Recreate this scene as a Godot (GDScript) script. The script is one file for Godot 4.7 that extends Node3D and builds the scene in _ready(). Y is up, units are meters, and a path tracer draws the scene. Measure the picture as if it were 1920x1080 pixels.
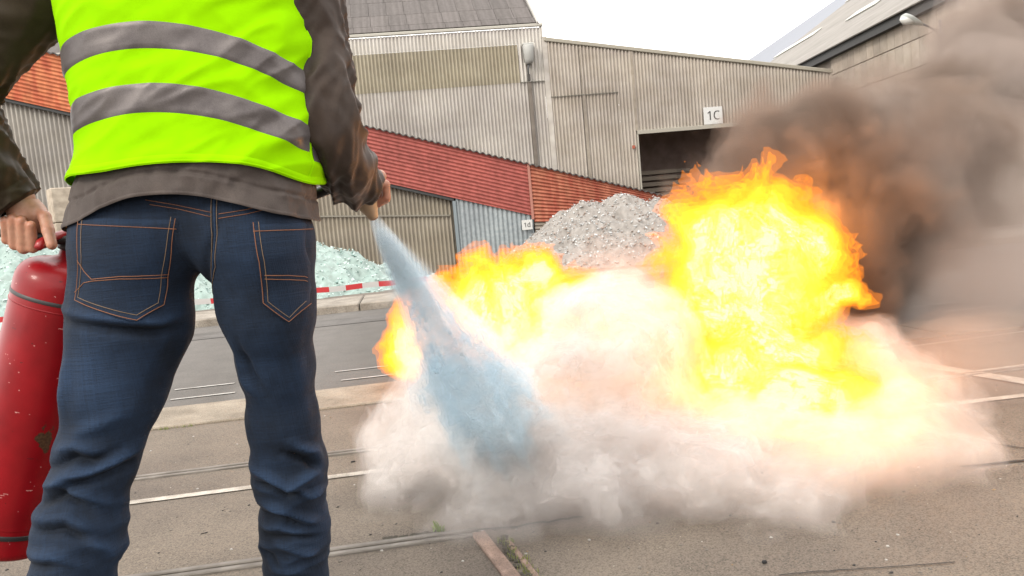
extends Node3D

var taken := {}
var nz := FastNoiseLite.new()      # smooth value for folds and wear
var turb := FastNoiseLite.new()    # fractal noise for smoke and flames
var rng := RandomNumberGenerator.new()


func numbered(called: String) -> String:
	var k: int = taken.get(called, 0)
	taken[called] = k + 1
	return called if k == 0 else "%s_%03d" % [called, k]


func put(called: String, mesh: Mesh, mat: Material, parent: Node = null) -> MeshInstance3D:
	var o := MeshInstance3D.new()
	o.mesh = mesh
	if mat:
		if mesh is ArrayMesh:
			for k in mesh.get_surface_count():
				o.set_surface_override_material(k, mat)
		else:
			o.set_surface_override_material(0, mat)
	if parent == null:
		o.name = numbered(called)
		add_child(o)
	else:
		o.name = called
		parent.add_child(o, true)
	return o


func tag(o: Node, label: String, category := "", group := "", kind := "") -> Node:
	o.set_meta("label", label)
	if category:
		o.set_meta("category", category)
	if group:
		o.set_meta("group", group)
	if kind:
		o.set_meta("kind", kind)
	return o


func thing(called: String, label: String, category: String, at := Vector3.ZERO, turn := 0.0, group := "") -> Node3D:
	var o := Node3D.new()
	o.name = numbered(called)
	add_child(o)
	o.position = at
	o.rotation.y = turn
	tag(o, label, category, group)
	return o


func lin(r: float, g: float, b: float, a := 1.0) -> Color:
	var c := Color(r, g, b).linear_to_srgb()
	c.a = a
	return c


func mat(c: Color, rough := 0.8, metal := 0.0) -> StandardMaterial3D:
	var m := StandardMaterial3D.new()
	var l := c.srgb_to_linear()
	m.albedo_color = lin(l.r * 0.74, l.g * 0.74, l.b * 0.74)
	m.roughness = rough
	m.metallic = metal
	return m


func fog(c: Color, density: float) -> FogMaterial:
	var m := FogMaterial.new()
	m.albedo = c
	m.density = density
	return m


# surface nets: one vertex in each cell that the surface crosses, one quad round each crossed edge; inside is field < iso
func nets(f: PackedFloat32Array, n: Vector3i, at: Vector3, cell: float, iso: float) -> ArrayMesh:
	var r := net_arrays(f, n, at, cell, iso)
	return arrays_mesh(r[0], r[1])


func net_arrays(f: PackedFloat32Array, n: Vector3i, at: Vector3, cell: float, iso: float) -> Array:
	var sx := 1
	var sy := n.x
	var sz := n.x * n.y
	var ids := PackedInt32Array()
	ids.resize(n.x * n.y * n.z)
	ids.fill(-1)
	var vs := PackedVector3Array()
	var off := [0, sx, sy, sx + sy, sz, sx + sz, sy + sz, sx + sy + sz]
	var ea := [0, 2, 4, 6, 0, 1, 4, 5, 0, 1, 2, 3]
	var eb := [1, 3, 5, 7, 2, 3, 6, 7, 4, 5, 6, 7]
	var cp := []
	for k in 8:
		cp.append(Vector3(k & 1, (k >> 1) & 1, (k >> 2) & 1))
	for z in n.z - 1:
		for y in n.y - 1:
			var row := y * sy + z * sz
			for x in n.x - 1:
				var i := row + x
				var s := int(f[i] < iso) + int(f[i + 1] < iso) + int(f[i + sy] < iso) + int(f[i + sy + 1] < iso) + int(f[i + sz] < iso) + int(f[i + sz + 1] < iso) + int(f[i + sz + sy] < iso) + int(f[i + sz + sy + 1] < iso)
				if s == 0 or s == 8:
					continue
				var p := Vector3.ZERO
				var c := 0
				for e in 12:
					var a: float = f[i + off[ea[e]]] - iso
					var b: float = f[i + off[eb[e]]] - iso
					if (a < 0.0) != (b < 0.0):
						p += cp[ea[e]].lerp(cp[eb[e]], a / (a - b))
						c += 1
				ids[i] = vs.size()
				vs.append(at + (Vector3(x, y, z) + p / c) * cell)
	var tri := PackedInt32Array()
	for z in range(1, n.z - 1):
		for y in range(1, n.y - 1):
			var row := y * sy + z * sz
			for x in range(1, n.x - 1):
				var i := row + x
				if ids[i] < 0:
					continue
				var inside := f[i] < iso
				for ax in 3:
					var d1 := sx if ax == 0 else (sy if ax == 1 else sz)
					if (f[i + d1] < iso) == inside:
						continue
					var u := sy if ax == 0 else (sz if ax == 1 else sx)
					var v := sz if ax == 0 else (sx if ax == 1 else sy)
					var a := ids[i]
					var b := ids[i - u]
					var c := ids[i - u - v]
					var d := ids[i - v]
					if b < 0 or c < 0 or d < 0:
						continue
					if inside:
						tri.append_array([a, c, b, a, d, c])
					else:
						tri.append_array([a, b, c, a, c, d])
	return [vs, tri]


func arrays_mesh(vs: PackedVector3Array, tri: PackedInt32Array, ns = null, cs = null, uv = null) -> ArrayMesh:
	var arr := []
	arr.resize(Mesh.ARRAY_MAX)
	arr[Mesh.ARRAY_VERTEX] = vs
	arr[Mesh.ARRAY_INDEX] = tri
	if ns != null:
		arr[Mesh.ARRAY_NORMAL] = ns
	if cs != null:
		arr[Mesh.ARRAY_COLOR] = cs
	if uv != null:
		arr[Mesh.ARRAY_TEX_UV] = uv
	var m := ArrayMesh.new()
	if tri.size():
		m.add_surface_from_arrays(Mesh.PRIMITIVE_TRIANGLES, arr)
	return m


func smooth_normals(vs: PackedVector3Array, tri: PackedInt32Array) -> PackedVector3Array:
	var ns := PackedVector3Array()
	ns.resize(vs.size())
	for t in range(0, tri.size(), 3):
		var a := vs[tri[t]]
		var g := (vs[tri[t + 2]] - a).cross(vs[tri[t + 1]] - a)
		ns[tri[t]] += g
		ns[tri[t + 1]] += g
		ns[tri[t + 2]] += g
	for k in ns.size():
		ns[k] = ns[k].normalized()
	return ns


func relax(vs: PackedVector3Array, tri: PackedInt32Array, rounds: int, amount: float) -> PackedVector3Array:
	for r in rounds:
		var sum := PackedVector3Array()
		sum.resize(vs.size())
		var cnt := PackedInt32Array()
		cnt.resize(vs.size())
		for t in range(0, tri.size(), 3):
			for e in 3:
				sum[tri[t + e]] += vs[tri[t + (e + 1) % 3]] + vs[tri[t + (e + 2) % 3]]
				cnt[tri[t + e]] += 2
		for k in vs.size():
			if cnt[k]:
				vs[k] = vs[k].lerp(sum[k] / cnt[k], amount)
	return vs


# signed distance to a chain of tapered capsules joined smoothly; b holds [from, radius, to, radius]
func capsules(p: Vector3, b: Array, k: float) -> float:
	var d := 9.0
	for c in b:
		var a: Vector3 = c[0]
		var ba: Vector3 = c[2] - a
		var h := clampf((p - a).dot(ba) / maxf(ba.length_squared(), 1e-9), 0.0, 1.0)
		var e: float = (p - a - ba * h).length() - lerpf(c[1], c[3], h)
		var w := maxf(k - absf(d - e), 0.0) / k
		d = minf(d, e) - w * w * k * 0.25
	return d


# samples a distance field; blocks that lie far from the surface get one value
func sample_near(at: Vector3, n: Vector3i, cell: float, fn: Callable) -> PackedFloat32Array:
	var f := PackedFloat32Array()
	f.resize(n.x * n.y * n.z)
	f.fill(1.0)
	var bs := 6
	var reach := cell * bs * 0.87 * 1.25 + cell
	for z0 in range(0, n.z, bs):
		for y0 in range(0, n.y, bs):
			for x0 in range(0, n.x, bs):
				var d: float = fn.call(at + (Vector3(x0, y0, z0) + Vector3.ONE * (bs - 1) * 0.5) * cell)
				var far := absf(d) > reach
				if far and d > 0.0:
					continue
				for z in range(z0, mini(z0 + bs, n.z)):
					for y in range(y0, mini(y0 + bs, n.y)):
						for x in range(x0, mini(x0 + bs, n.x)):
							f[x + n.x * (y + n.y * z)] = d if far else fn.call(at + Vector3(x, y, z) * cell)
	return f


func sample(at: Vector3, n: Vector3i, cell: float, fn: Callable) -> PackedFloat32Array:
	var f := PackedFloat32Array()
	f.resize(n.x * n.y * n.z)
	var i := 0
	for z in n.z:
		for y in n.y:
			for x in n.x:
				f[i] = fn.call(at + Vector3(x, y, z) * cell)
				i += 1
	return f


func _ready() -> void:
	rng.seed = 7
	nz.seed = 3
	nz.noise_type = FastNoiseLite.TYPE_SIMPLEX_SMOOTH
	nz.frequency = 1.0
	nz.fractal_type = FastNoiseLite.FRACTAL_NONE
	turb.seed = 11
	turb.noise_type = FastNoiseLite.TYPE_SIMPLEX
	turb.frequency = 1.0
	turb.fractal_type = FastNoiseLite.FRACTAL_FBM
	turb.fractal_octaves = 5
	turb.fractal_gain = 0.55
	var cam := Camera3D.new()
	cam.name = "camera"
	add_child(cam)
	cam.position = Vector3(0, 0.9, 0)
	cam.rotation_order = EULER_ORDER_YXZ
	cam.rotation_degrees = Vector3(-5.3, -7.0, -5.2)
	cam.fov = rad_to_deg(2.0 * atan(540.0 / 1500.0))
	cam.near = 0.05
	cam.far = 600.0
	cam.current = true
	var we := WorldEnvironment.new()
	we.name = "surroundings"
	add_child(we)
	var e := Environment.new()
	we.environment = e
	e.background_mode = Environment.BG_SKY
	var sm := ProceduralSkyMaterial.new()
	sm.sky_top_color = Color(0.97, 0.96, 0.95)
	sm.sky_horizon_color = Color(1.0, 0.985, 0.965)
	sm.ground_bottom_color = Color(0.5, 0.49, 0.48)
	sm.ground_horizon_color = Color(0.8, 0.8, 0.8)
	sm.sky_energy_multiplier = 1.25
	e.sky = Sky.new()
	e.sky.sky_material = sm
	e.tonemap_mode = Environment.TONE_MAPPER_LINEAR
	e.tonemap_exposure = 1.92
	e.volumetric_fog_enabled = true
	e.volumetric_fog_density = 0.0
	e.sdfgi_enabled = true
	e.ssao_enabled = true
	e.ssil_enabled = true
	var sun := DirectionalLight3D.new()
	sun.name = "sun"
	add_child(sun)
	sun.rotation_degrees = Vector3(-34, -50, 0)
	sun.light_energy = 0.5
	sun.light_angular_distance = 14.0
	sun.light_color = Color(1.0, 0.97, 0.92)
	sun.shadow_enabled = true
	yard()
	surroundings()
	person()
	extinguisher()
	fires()
	smokes()


# ---------- textures ----------
func speckle(size: int, base: float, fine: float, dots: int, seedv: int) -> ImageTexture:
	var r := RandomNumberGenerator.new()
	r.seed = seedv
	var n := FastNoiseLite.new()
	n.seed = seedv
	n.frequency = 4.0 / size
	n.fractal_octaves = 4
	var cells := PackedFloat32Array()
	for k in 65536:
		cells.append(r.randf_range(-1, 1))
	var im := n.get_seamless_image(size, size)
	var out := Image.create(size, size, false, Image.FORMAT_RGB8)
	for y in size:
		for x in size:
			# grains two or three texels wide
			var v := base + (im.get_pixel(x, y).r - 0.5) * 0.22 + (cells[(x * 5 / 12) % 256 + 256 * ((y * 5 / 12) % 256)] + cells[(x * 2 / 3 + 77) % 256 + 256 * ((y * 2 / 3 + 31) % 256)]) * fine + r.randf_range(-fine, fine) * 0.5
			out.set_pixel(x, y, lin(v, v, v))
	for k in dots:
		var x := r.randi_range(0, size - 3)
		var y := r.randi_range(0, size - 3)
		var v := r.randf_range(0.25, 1.0)
		var c := lin(v, v * 0.97, v * 0.93)
		out.set_pixel(x, y, c)
		if r.randf() < 0.5:
			out.set_pixel(x + 1, y, c)
		if r.randf() < 0.3:
			out.set_pixel(x, y + 1, c)
	return ImageTexture.create_from_image(out)


func blotch(size: int, freq: float, lo: Color, hi: Color, seedv: int, stretch := 1.0, gain := 1.0) -> ImageTexture:
	var n := FastNoiseLite.new()
	n.seed = seedv
	n.frequency = freq / size
	n.fractal_octaves = 5
	n.fractal_gain = 0.55
	var im := n.get_seamless_image(size, maxi(8, int(size / stretch)))
	if stretch != 1.0:
		im.resize(size, size, Image.INTERPOLATE_CUBIC)
	var out := Image.create(size, size, false, Image.FORMAT_RGB8)
	for y in size:
		for x in size:
			out.set_pixel(x, y, lo.lerp(hi, clampf(0.5 + (im.get_pixel(x, y).r - 0.5) * 1.6 * gain, 0.0, 1.0)).linear_to_srgb())
	return ImageTexture.create_from_image(out)


func tri(m: StandardMaterial3D, tex: Texture2D, scale: float, world := true) -> StandardMaterial3D:
	m.albedo_texture = tex
	m.uv1_triplanar = true
	m.uv1_world_triplanar = world
	m.uv1_scale = Vector3.ONE * scale
	return m


func over(m: StandardMaterial3D, tex: Texture2D, scale: float, world := true) -> StandardMaterial3D:
	m.detail_enabled = true
	m.detail_albedo = tex
	m.detail_blend_mode = BaseMaterial3D.BLEND_MODE_MUL
	m.detail_uv_layer = BaseMaterial3D.DETAIL_UV_2
	m.uv2_triplanar = true
	m.uv2_world_triplanar = world
	m.uv2_scale = Vector3.ONE * scale
	return m


# ---------- shapes ----------
func tri_st() -> SurfaceTool:
	var st := SurfaceTool.new()
	st.begin(Mesh.PRIMITIVE_TRIANGLES)
	return st


func quad(st: SurfaceTool, a: Vector3, b: Vector3, c: Vector3, d: Vector3) -> void:
	# a, b, c, d clockwise as seen from the front
	for p in [a, b, c, a, c, d]:
		st.add_vertex(p)


func done(st: SurfaceTool, smooth := false) -> ArrayMesh:
	if smooth:
		st.index()
	st.generate_normals()
	return st.commit()


func box(size: Vector3, bevel := 0.0) -> ArrayMesh:
	var st := tri_st()
	box_into(st, Transform3D(), size, bevel)
	return done(st)


func box_into(st: SurfaceTool, t: Transform3D, s: Vector3, bevel := 0.0) -> void:
	st.set_smooth_group(-1)
	var h := s / 2.0
	var b := minf(bevel, minf(h.x, minf(h.y, h.z)) * 0.9)
	for ax in 3:
		for sg in [-1.0, 1.0]:
			var n := Vector3.ZERO
			n[ax] = sg
			var u := Vector3.ZERO
			u[(ax + 1) % 3] = 1.0
			var v := Vector3.ZERO
			v[(ax + 2) % 3] = 1.0
			var hu: float = h[(ax + 1) % 3] - b
			var hv: float = h[(ax + 2) % 3] - b
			var c: Vector3 = n * h[ax]
			var q := [c - u * hu - v * hv, c - u * hu + v * hv, c + u * hu + v * hv, c + u * hu - v * hv]
			if sg < 0.0:
				q.reverse()
			quad(st, t * (q[0] as Vector3), t * (q[1] as Vector3), t * (q[2] as Vector3), t * (q[3] as Vector3))
	if b > 0.0:
		for ax in 3:
			var a1 := (ax + 1) % 3
			var a2 := (ax + 2) % 3
			for s1 in [-1.0, 1.0]:
				for s2 in [-1.0, 1.0]:
					var e := Vector3.ZERO
					e[ax] = h[ax] - b
					var p1 := Vector3.ZERO
					p1[a1] = s1 * h[a1]
					p1[a2] = s2 * (h[a2] - b)
					var p2 := Vector3.ZERO
					p2[a1] = s1 * (h[a1] - b)
					p2[a2] = s2 * h[a2]
					var q := [p1 - e, p2 - e, p2 + e, p1 + e]
					if s1 * s2 < 0.0:
						q.reverse()
					quad(st, t * (q[0] as Vector3), t * (q[1] as Vector3), t * (q[2] as Vector3), t * (q[3] as Vector3))
		for k in 8:
			var sg := Vector3(1 if k & 1 else -1, 1 if k & 2 else -1, 1 if k & 4 else -1)
			var x := sg * Vector3(h.x, h.y - b, h.z - b)
			var y := sg * Vector3(h.x - b, h.y, h.z - b)
			var z := sg * Vector3(h.x - b, h.y - b, h.z)
			var q := [x, z, y]
			if sg.x * sg.y * sg.z < 0.0:
				q = [x, y, z]
			for p in q:
				st.add_vertex(t * (p as Vector3))


func put_box(called: String, c: Vector3, s: Vector3, m: Material, parent: Node = null, bevel := 0.0) -> MeshInstance3D:
	var o := put(called, box(s, bevel), m, parent)
	o.position = c
	return o


# a tube along points with a radius at each
func tube(pts: PackedVector3Array, rad: PackedFloat32Array, sides := 12, caps := true) -> ArrayMesh:
	var st := tri_st()
	tube_into(st, pts, rad, sides, caps)
	return done(st, true)


func tube_into(st: SurfaceTool, pts: PackedVector3Array, rad: PackedFloat32Array, sides := 12, caps := true) -> void:
	st.set_smooth_group(0)
	var rings := []
	var up := Vector3.UP
	for i in pts.size():
		var d := (pts[mini(i + 1, pts.size() - 1)] - pts[maxi(i - 1, 0)]).normalized()
		if absf(d.dot(up)) > 0.95:
			up = Vector3.RIGHT if absf(d.x) < 0.9 else Vector3.BACK
		var x := d.cross(up).normalized()
		var y := x.cross(d).normalized()
		up = y
		var ring := PackedVector3Array()
		for k in sides:
			var a := TAU * k / sides
			ring.append(pts[i] + (x * cos(a) + y * sin(a)) * rad[mini(i, rad.size() - 1)])
		rings.append(ring)
	for i in pts.size() - 1:
		for k in sides:
			var j := (k + 1) % sides
			quad(st, rings[i][k], rings[i][j], rings[i + 1][j], rings[i + 1][k])
	if caps:
		for k in sides:
			var j := (k + 1) % sides
			for p in [pts[0], rings[0][j], rings[0][k]]:
				st.add_vertex(p)
			var l := pts.size() - 1
			for p in [pts[l], rings[l][k], rings[l][j]]:
				st.add_vertex(p)


# a corrugated sheet: waves across x between x0 and x1, standing in the plane of fixed z; top and bottom are straight lines
func corrugated(x0: float, x1: float, b0: float, b1: float, t0: float, t1: float, pitch: float, amp: float) -> ArrayMesh:
	var st := tri_st()
	st.set_smooth_group(0)
	var n := int(ceil((x1 - x0) / pitch * 6.0))
	var prev := []
	for i in n + 1:
		var f := float(i) / n
		var x := lerpf(x0, x1, f)
		var z := amp * cos(TAU * x / pitch)
		var here := [Vector3(x, lerpf(b0, b1, f), z), Vector3(x, lerpf(t0, t1, f), z)]
		if i:
			quad(st, prev[0], prev[1], here[1], here[0])
		prev = here
	return done(st, true)


func lettering(text: String, size: float, called: String, at: Vector3, m: Material, parent: Node) -> void:
	var t := TextMesh.new()
	var f := SystemFont.new()
	f.font_names = PackedStringArray(["Droid Sans"])
	t.font = f
	t.text = text
	t.font_size = 64
	t.pixel_size = size / 64.0
	t.depth = 0.01
	var o := put(called, t, m, parent)
	o.position = at


# ---------- the yard ----------
func floor_y(z: float) -> float:
	return -2.2 * smoothstep(-10.2, -31.0, z)


var pale_dirt: ImageTexture
var grain: ImageTexture
var big_blotch: ImageTexture
var streaks: ImageTexture


func strip(called: String, x0: float, x1: float, z0: float, z1: float, y: float, m: Material, parent: Node, skew := 0.0) -> MeshInstance3D:
	var st := tri_st()
	quad(st, Vector3(x0, y, z0), Vector3(x0, y, z1), Vector3(x1, y, z1 + skew), Vector3(x1, y, z0 + skew))
	return put(called, done(st), m, parent)


func yard() -> void:
	grain = speckle(1024, 0.80, 0.25, 9000, 5)
	big_blotch = blotch(512, 5.0, Color(0.72, 0.70, 0.70), Color(1.0, 0.985, 0.96), 21)
	streaks = blotch(512, 5.0, Color(0.70, 0.69, 0.67), Color(1, 1, 1), 23, 8.0)
	pale_dirt = blotch(512, 9.0, Color(0.60, 0.58, 0.56), Color(1, 1, 1), 31)
	var gm := over(tri(mat(lin(0.190, 0.155, 0.122), 0.95), grain, 0.62), big_blotch, 0.17)
	# flat yard; beyond the road it slopes down to the floor of the storage bays
	var zs := [260.0, 20.0, 0.0, -4.0, -8.0, -10.2, -11.0, -13.0, -16.0, -20.0, -24.0, -28.0, -31.0, -40.0, -80.0, -260.0]
	var gst := tri_st()
	gst.set_smooth_group(0)
	for i in zs.size() - 1:
		var a: float = zs[i]
		var b: float = zs[i + 1]
		quad(gst, Vector3(-260, floor_y(a), a), Vector3(-260, floor_y(b), b), Vector3(260, floor_y(b), b), Vector3(260, floor_y(a), a))
	var g := put("ground", done(gst, true), gm)
	tag(g, "worn grey concrete yard with grit, rails and painted lines", "", "", "structure")
	# the access road, with its concrete edge strips
	var am := over(tri(mat(lin(0.165, 0.150, 0.137), 0.9), grain, 0.8), streaks, 0.13)
	var road := Node3D.new()
	road.name = "road"
	add_child(road)
	tag(road, "grey asphalt road with pairs of short white dashes", "", "", "structure")
	strip("asphalt", -60, 60, -4.56, -8.75, 0.004, am, road)
	var bm := over(tri(mat(lin(0.145, 0.133, 0.123), 0.9), grain, 0.9), pale_dirt, 0.2)
	strip("tar_band", -60, 60, -7.62, -8.12, 0.008, bm, road)
	var wm := over(tri(mat(lin(0.55, 0.53, 0.50), 0.8), grain, 1.1), pale_dirt, 0.9)
	for k in range(-4, 7):
		strip("road_dash", -0.482 + k * 0.976, -0.118 + k * 0.976, -4.775, -4.802, 0.009, wm, road)
		strip("road_dash", -0.545 + k * 0.976, -0.187 + k * 0.976, -5.09, -5.117, 0.009, wm, road)
	var cm := over(tri(mat(lin(0.36, 0.305, 0.235), 0.95), grain, 0.7), pale_dirt, 0.35)
	var pave := Node3D.new()
	pave.name = "concrete_strip"
	add_child(pave)
	tag(pave, "pale concrete slabs edging the near side of the road", "", "", "structure")
	for s in [[-9.0, -6.2], [-6.19, -3.3], [-3.29, -0.075], [0.02, 2.9], [2.91, 5.8], [5.81, 9.0]]:
		var o := put_box("slab", Vector3((s[0] + s[1]) / 2, -0.03, -4.31), Vector3(s[1] - s[0], 0.084, 0.488), cm, pave, 0.006)
		o.rotation.z = rng.randf_range(-0.0006, 0.0006)
	var km := over(tri(mat(lin(0.42, 0.375, 0.315), 0.95), grain, 0.5), pale_dirt, 0.3)
	var kerb := Node3D.new()
	kerb.name = "kerb"
	add_child(kerb)
	tag(kerb, "pale concrete kerb along the far side of the road", "", "", "structure")
	for k in range(-8, 9):
		put_box("kerb_slab", Vector3(k * 2.0 + 0.4, 0.03, -9.25), Vector3(1.99, 0.11, 0.98), km, kerb, 0.012)
	# painted lines and the rails let into the concrete
	var lines := Node3D.new()
	lines.name = "painted_lines"
	add_child(lines)
	tag(lines, "worn white lines painted on the concrete yard", "", "", "structure")
	var lm := over(tri(mat(lin(0.60, 0.55, 0.48), 0.85), grain, 1.3), pale_dirt, 1.1)
	strip("line", -3.2, 0.6, -2.905, -2.947, 0.004, lm, lines, 0.0)
	strip("line", 0.6, 4.2, -2.86, -2.905, 0.004, lm, lines, 0.10)
	strip("line", 2.0, 3.6, -3.88, -3.90, 0.004, lm, lines, -0.09)
	strip("line", 1.9, 3.0, -3.25, -3.27, 0.004, lm, lines, -0.03)
	var st := tri_st()
	quad(st, Vector3(2.475, 0.006, -2.93), Vector3(2.285, 0.006, -3.62), Vector3(2.37, 0.006, -3.64), Vector3(2.56, 0.006, -2.95))
	put("line", done(st), lm, lines)
	var rm := over(tri(mat(lin(0.225, 0.20, 0.175), 0.7, 0.05), streaks, 1.3), pale_dirt, 0.8)
	var rails := Node3D.new()
	rails.name = "rails"
	add_child(rails)
	tag(rails, "steel crane rails let flush into the concrete", "", "", "structure")
	for r in [[-3.232, -4.0, 6.0, 0.017], [-2.225, -3.0, 0.112, 0.022]]:
		for s in [-1.0, 1.0]:
			put_box("rail", Vector3((r[1] + r[2]) / 2, 0.002, r[0] + s * 0.018), Vector3(r[2] - r[1], 0.012, r[3]), rm, rails, 0.003)
		put_box("rail_groove", Vector3((r[1] + r[2]) / 2, -0.006, r[0]), Vector3(r[2] - r[1], 0.014, 0.014), mat(lin(0.10, 0.085, 0.07), 0.95), rails)
	var sm := over(tri(mat(lin(0.33, 0.22, 0.17), 0.7, 0.1), grain, 0.9), pale_dirt, 1.5)
	var plate := put_box("steel_edging", Vector3(0.177, 0.002, -1.87), Vector3(0.04, 0.014, 0.70), sm, rails, 0.003)
	plate.rotation.y = 0.19
	var plate2 := put_box("steel_edging", Vector3(0.238, 0.0, -1.83), Vector3(0.018, 0.012, 0.62), sm, rails, 0.003)
	plate2.rotation.y = 0.17
	var joint := mat(lin(0.022, 0.020, 0.018), 1.0)
	var joints := Node3D.new()
	joints.name = "slab_joints"
	add_child(joints)
	tag(joints, "dark joints and cracks in the concrete", "", "", "structure")
	for J in [[Vector3(0.12, 0, -2.235), Vector3(0.42, 0, -2.225), 0.012], [Vector3(1.6, 0, -2.20), Vector3(3.2, 0, -2.12), 0.013], [Vector3(1.83, 0, -2.38), Vector3(2.05, 0, -2.02), 0.006], [Vector3(0.78, 0, -1.72), Vector3(1.18, 0, -1.655), 0.004], [Vector3(1.9, 0, -2.2), Vector3(4.4, 0, -4.1), 0.008]]:
		var a: Vector3 = J[0]
		var b: Vector3 = J[1]
		var pts := []
		for k in 15:
			pts.append(a.lerp(b, k / 14.0) + Vector3(rng.randf_range(-1, 1), 0, rng.randf_range(-1, 1)) * J[2] * 0.9)
		var sj := tri_st()
		for k in 14:
			var side: Vector3 = (pts[k + 1] - pts[k]).cross(Vector3.UP).normalized() * J[2] * 0.5
			var y := Vector3(0, 0.0035, 0)
			quad(sj, pts[k] + side + y, pts[k] - side + y, pts[k + 1] - side + y, pts[k + 1] + side + y)
		var mj := done(sj)
		put("joint", mj, joint, joints)
	grit()
	weeds()


func grit() -> void:
	# loose stones and char over the yard
	var shapes := []
	for k in 4:
		var sp := SphereMesh.new()
		sp.radius = 1.0
		sp.height = 2.0
		sp.radial_segments = 6
		sp.rings = 3
		var ar := sp.get_mesh_arrays()
		var vs: PackedVector3Array = ar[Mesh.ARRAY_VERTEX]
		for i in vs.size():
			vs[i] *= 0.75 + 0.4 * nz.get_noise_3d(vs[i].x * 1.3 + k * 9.0, vs[i].y * 1.3, vs[i].z * 1.3)
			vs[i].y *= 0.6
		var st := tri_st()
		var ix: PackedInt32Array = ar[Mesh.ARRAY_INDEX]
		for i in ix:
			st.add_vertex(vs[i])
		shapes.append(done(st))
	var tones := [lin(0.03, 0.027, 0.025), lin(0.36, 0.34, 0.31), lin(0.14, 0.12, 0.1), lin(0.22, 0.15, 0.09)]
	for k in 4:
		var mm := MultiMesh.new()
		mm.transform_format = MultiMesh.TRANSFORM_3D
		mm.mesh = shapes[k]
		var count: int = [900, 900, 1300, 350][k]
		mm.instance_count = count
		for i in count:
			var z := -1.3 - 5.2 * pow(rng.randf(), 1.6)
			var p := Vector3(rng.randf_range(-0.9, 1.0) * (1.0 - z * 0.55), 0.0, z)
			var s := 0.0016 + 0.0060 * pow(rng.randf(), 3.5)
			mm.set_instance_transform(i, Transform3D(Basis.from_euler(Vector3(0, rng.randf() * TAU, 0)).scaled(Vector3(s, s, s)), p))
		var o := MultiMeshInstance3D.new()
		o.multimesh = mm
		o.material_override = mat(tones[k], 0.95)
		o.name = ["char_grit", "pale_grit", "grit", "rust_grit"][k]
		add_child(o)
		tag(o, ["black specks of char strewn over the concrete", "pale stone specks strewn over the concrete", "grey grit strewn over the concrete", "brown rusty specks strewn over the concrete"][k], "", "", "stuff")
	var chips := [[Vector3(0.775, 0, -1.79), 0.012, "small black block of char lying alone on the concrete before the powder cloud", Vector3(1.0, 0.7, 0.6)], [Vector3(-0.72, 0, -2.52), 0.022, "thin dark splinter on the concrete between the legs", Vector3(1.0, 0.12, 0.14)], [Vector3(-0.30, 0, -3.09), 0.018, "dark chip beside the white line right of the jeans", Vector3(1.0, 0.25, 0.5)], [Vector3(0.42, 0, -1.77), 0.014, "thin dark stick on the concrete below the powder cloud", Vector3(1.0, 0.12, 0.14)]]
	for c in chips:
		var sz: Vector3 = c[3]
		var o := put_box("char_chip", (c[0] as Vector3) + Vector3(0, sz.y * c[1] * 0.5, 0), sz * (c[1] as float), mat(lin(0.012, 0.011, 0.011), 0.9), null, 0.002)
		o.rotation.y = rng.randf_range(-0.5, 0.5)
		tag(o, c[2], "debris")


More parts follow.
